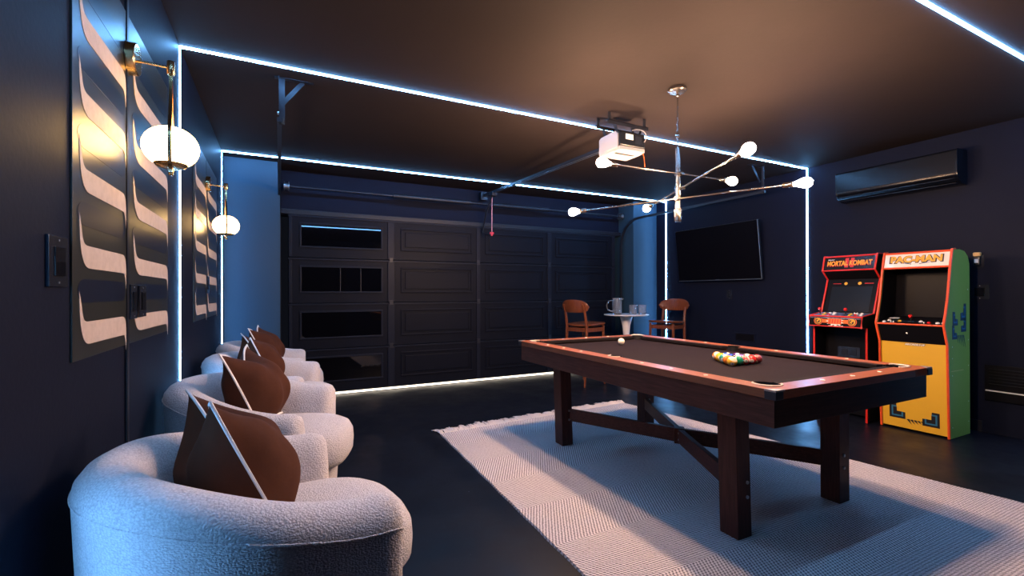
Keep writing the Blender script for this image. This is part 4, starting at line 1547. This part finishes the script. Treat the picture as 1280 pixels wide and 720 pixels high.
B().prism([(5.305, 1.655), (5.50, 1.655), (5.595, 1.615), (5.595, .02), (5.575, .02), (5.575, 1.60), (5.49, 1.637), (5.305, 1.637)], 1, ya_, yb_).build('back_panel', 'cabblack', mk, world=True)
cb_ = B().tube(bezier((5.59, 2.43, .95), (5.45, 2.44, .85), (5.40, 2.41, .60), (5.50, 2.425, .45), 14), .007, 8).build('power_cable', 'greendark')
tag(cb_, 'dark green cable hanging between the two arcade cabinets', 'cable')


# ============================================================ far corner: table, chairs, pitcher, glasses
tbx, tby, tbz = 4.58, 5.34, .962
tb2 = thing('pedestal_table', 'small round white pedestal table between two wooden chairs', 'table', (tbx, tby, 0))
B().lathe([(.30, tbz-.022), (.322, tbz-.012), (.325, tbz-.004), (.320, tbz)], (tbx, tby, 0), seg=48).build('table_top', 'white', tb2, world=True)
B().lathe([(.20, 0.), (.20, .008), (.13, .03), (.06, .08), (.036, .20), (.030, .38), (.036, .58), (.058, .80), (.085, .90), (.095, tbz-.021)], (tbx, tby, 0), seg=36).build('pedestal', 'white', tb2, world=True)

pit_ = thing('glass_pitcher', 'clear glass pitcher with a round handle on the white table', 'pitcher', (4.40, 5.33, tbz))
px, py = 4.40, 5.33
B().lathe([(.060, 0), (.066, .003), (.068, .01), (.068, .235), (.066, .24), (.0625, .236), (.0625, .02), (.05, .014), (.001, .013)], (px, py, tbz), seg=32, cap1=False).build('body', 'glass', pit_, world=True)
hd = bezier((px-.052, py+.030, tbz+.20), (px-.155, py+.085, tbz+.22), (px-.155, py+.085, tbz+.03), (px-.052, py+.030, tbz+.05), 16)
B().tube(hd, .008, 10).build('handle', 'glass', pit_, world=True)
B().prism([(px+.052, py-.018), (px+.085, py-.045), (px+.040, py-.052)], 2, tbz+.215, tbz+.240, .002).build('spout', 'glass', pit_, world=True)
for gx_, gy_, lab in ((4.62, 5.24, 'short clear glass tumbler on the white table, left one of the pair'), (4.72, 5.16, 'short clear glass tumbler on the white table, right one of the pair')):
    gl = thing('glass_tumbler', lab, 'glass', (gx_, gy_, tbz), 0, 'tumblers on the white table')
    B().lathe([(.045, 0), (.05, .004), (.054, .022), (.058, .14), (.0545, .14), (.0505, .024), (.001, .022)], (gx_, gy_, tbz), seg=28, cap1=False).build('bowl', 'glass', gl, world=True)
    B().lathe([(.0495, .002), (.0515, .002), (.0535, .02), (.0515, .02)], (gx_, gy_, tbz), seg=28, cap0=False, cap1=False).build('foot', 'glass', gl, world=True)


def make_stool(label, loc, rz):
    c = thing('wooden_chair', label, 'chair', loc, rz, 'tall walnut chairs in the far corner')
    hs = .845
    # seat: gently dished rounded slab
    n = 32
    rings = []
    for z, g_ in ((hs-.030, .02), (hs-.024, .004), (hs-.010, 0.), (hs-.003, .004), (hs, .016)):
        rr = []
        for k in range(n):
            th = 2*PI*k/n
            cx, sy = math.cos(th), math.sin(th)
            X = .01+(.225-g_)*math.copysign(abs(cx)**.55, cx)
            Y = (.235-g_-.02*(cx < 0))*math.copysign(abs(sy)**.55, sy)
            rr.append((X, Y, z+.020*max(0, X/.22)**2 + .012*(Y/.23)**2))
        rings.append(rr)
    B().loft(rings).build('seat', 'walnut', c, ang=50)
    for s_ in (-1, 1):
        B().tube([(.185, s_*.19, .004), (.175, s_*.185, hs*.6), (.165, s_*.18, hs-.02)], [.013, .018, .020], 12).build('leg', 'walnut', c)
        B().tube([(-.235, s_*.185, .004), (-.195, s_*.18, .45), (-.185, s_*.178, hs-.02), (-.215, s_*.175, 1.0), (-.262, s_*.172, 1.12)], [.013, .018, .021, .018, .013], 12).build('rear_leg', 'walnut', c)
        B().beam((.165, s_*.182, hs-.075), (-.18, s_*.178, hs-.075), .020, .055, .004).build('side_apron', 'walnut', c)
        B().beam((.178, s_*.187, .34), (-.20, s_*.182, .34), .018, .026, .004).build('stretcher', 'walnut', c)
    B().beam((.165, -.18, hs-.075), (.165, .18, hs-.075), .020, .055, .004).build('front_apron', 'walnut', c)
    B().beam((-.185, -.18, hs-.075), (-.185, .18, hs-.075), .020, .055, .004).build('rear_apron', 'walnut', c)
    B().beam((.182, -.188, .26), (.182, .188, .26), .020, .030, .004).build('foot_rail', 'walnut', c)
    # curved back panel with rounded ends
    m_ = 22
    rings = []
    for k in range(m_+1):
        t = -1+2*k/m_
        y = .245*t
        hh = .085*(1-abs(t)**3.2)**.5 + .004
        xx = -.265+.055*t*t
        zc = 1.085+.012*(1-t*t)
        q = []
        for j in range(12):
            a = 2*PI*j/12
            q.append((xx-.09*(0) + .0085*math.cos(a) - .16*hh*math.sin(a), y, zc+hh*math.sin(a)))
        rings.append(q)
    B().loft(rings).build('backrest', 'walnut', c, ang=60)
    return c


make_stool('walnut chair with curved back left of the white table', (3.86, 5.36, 0), math.radians(14))
make_stool('walnut chair with curved back right of the white table, before the television wall', (5.22, 5.17, 0), math.radians(197))
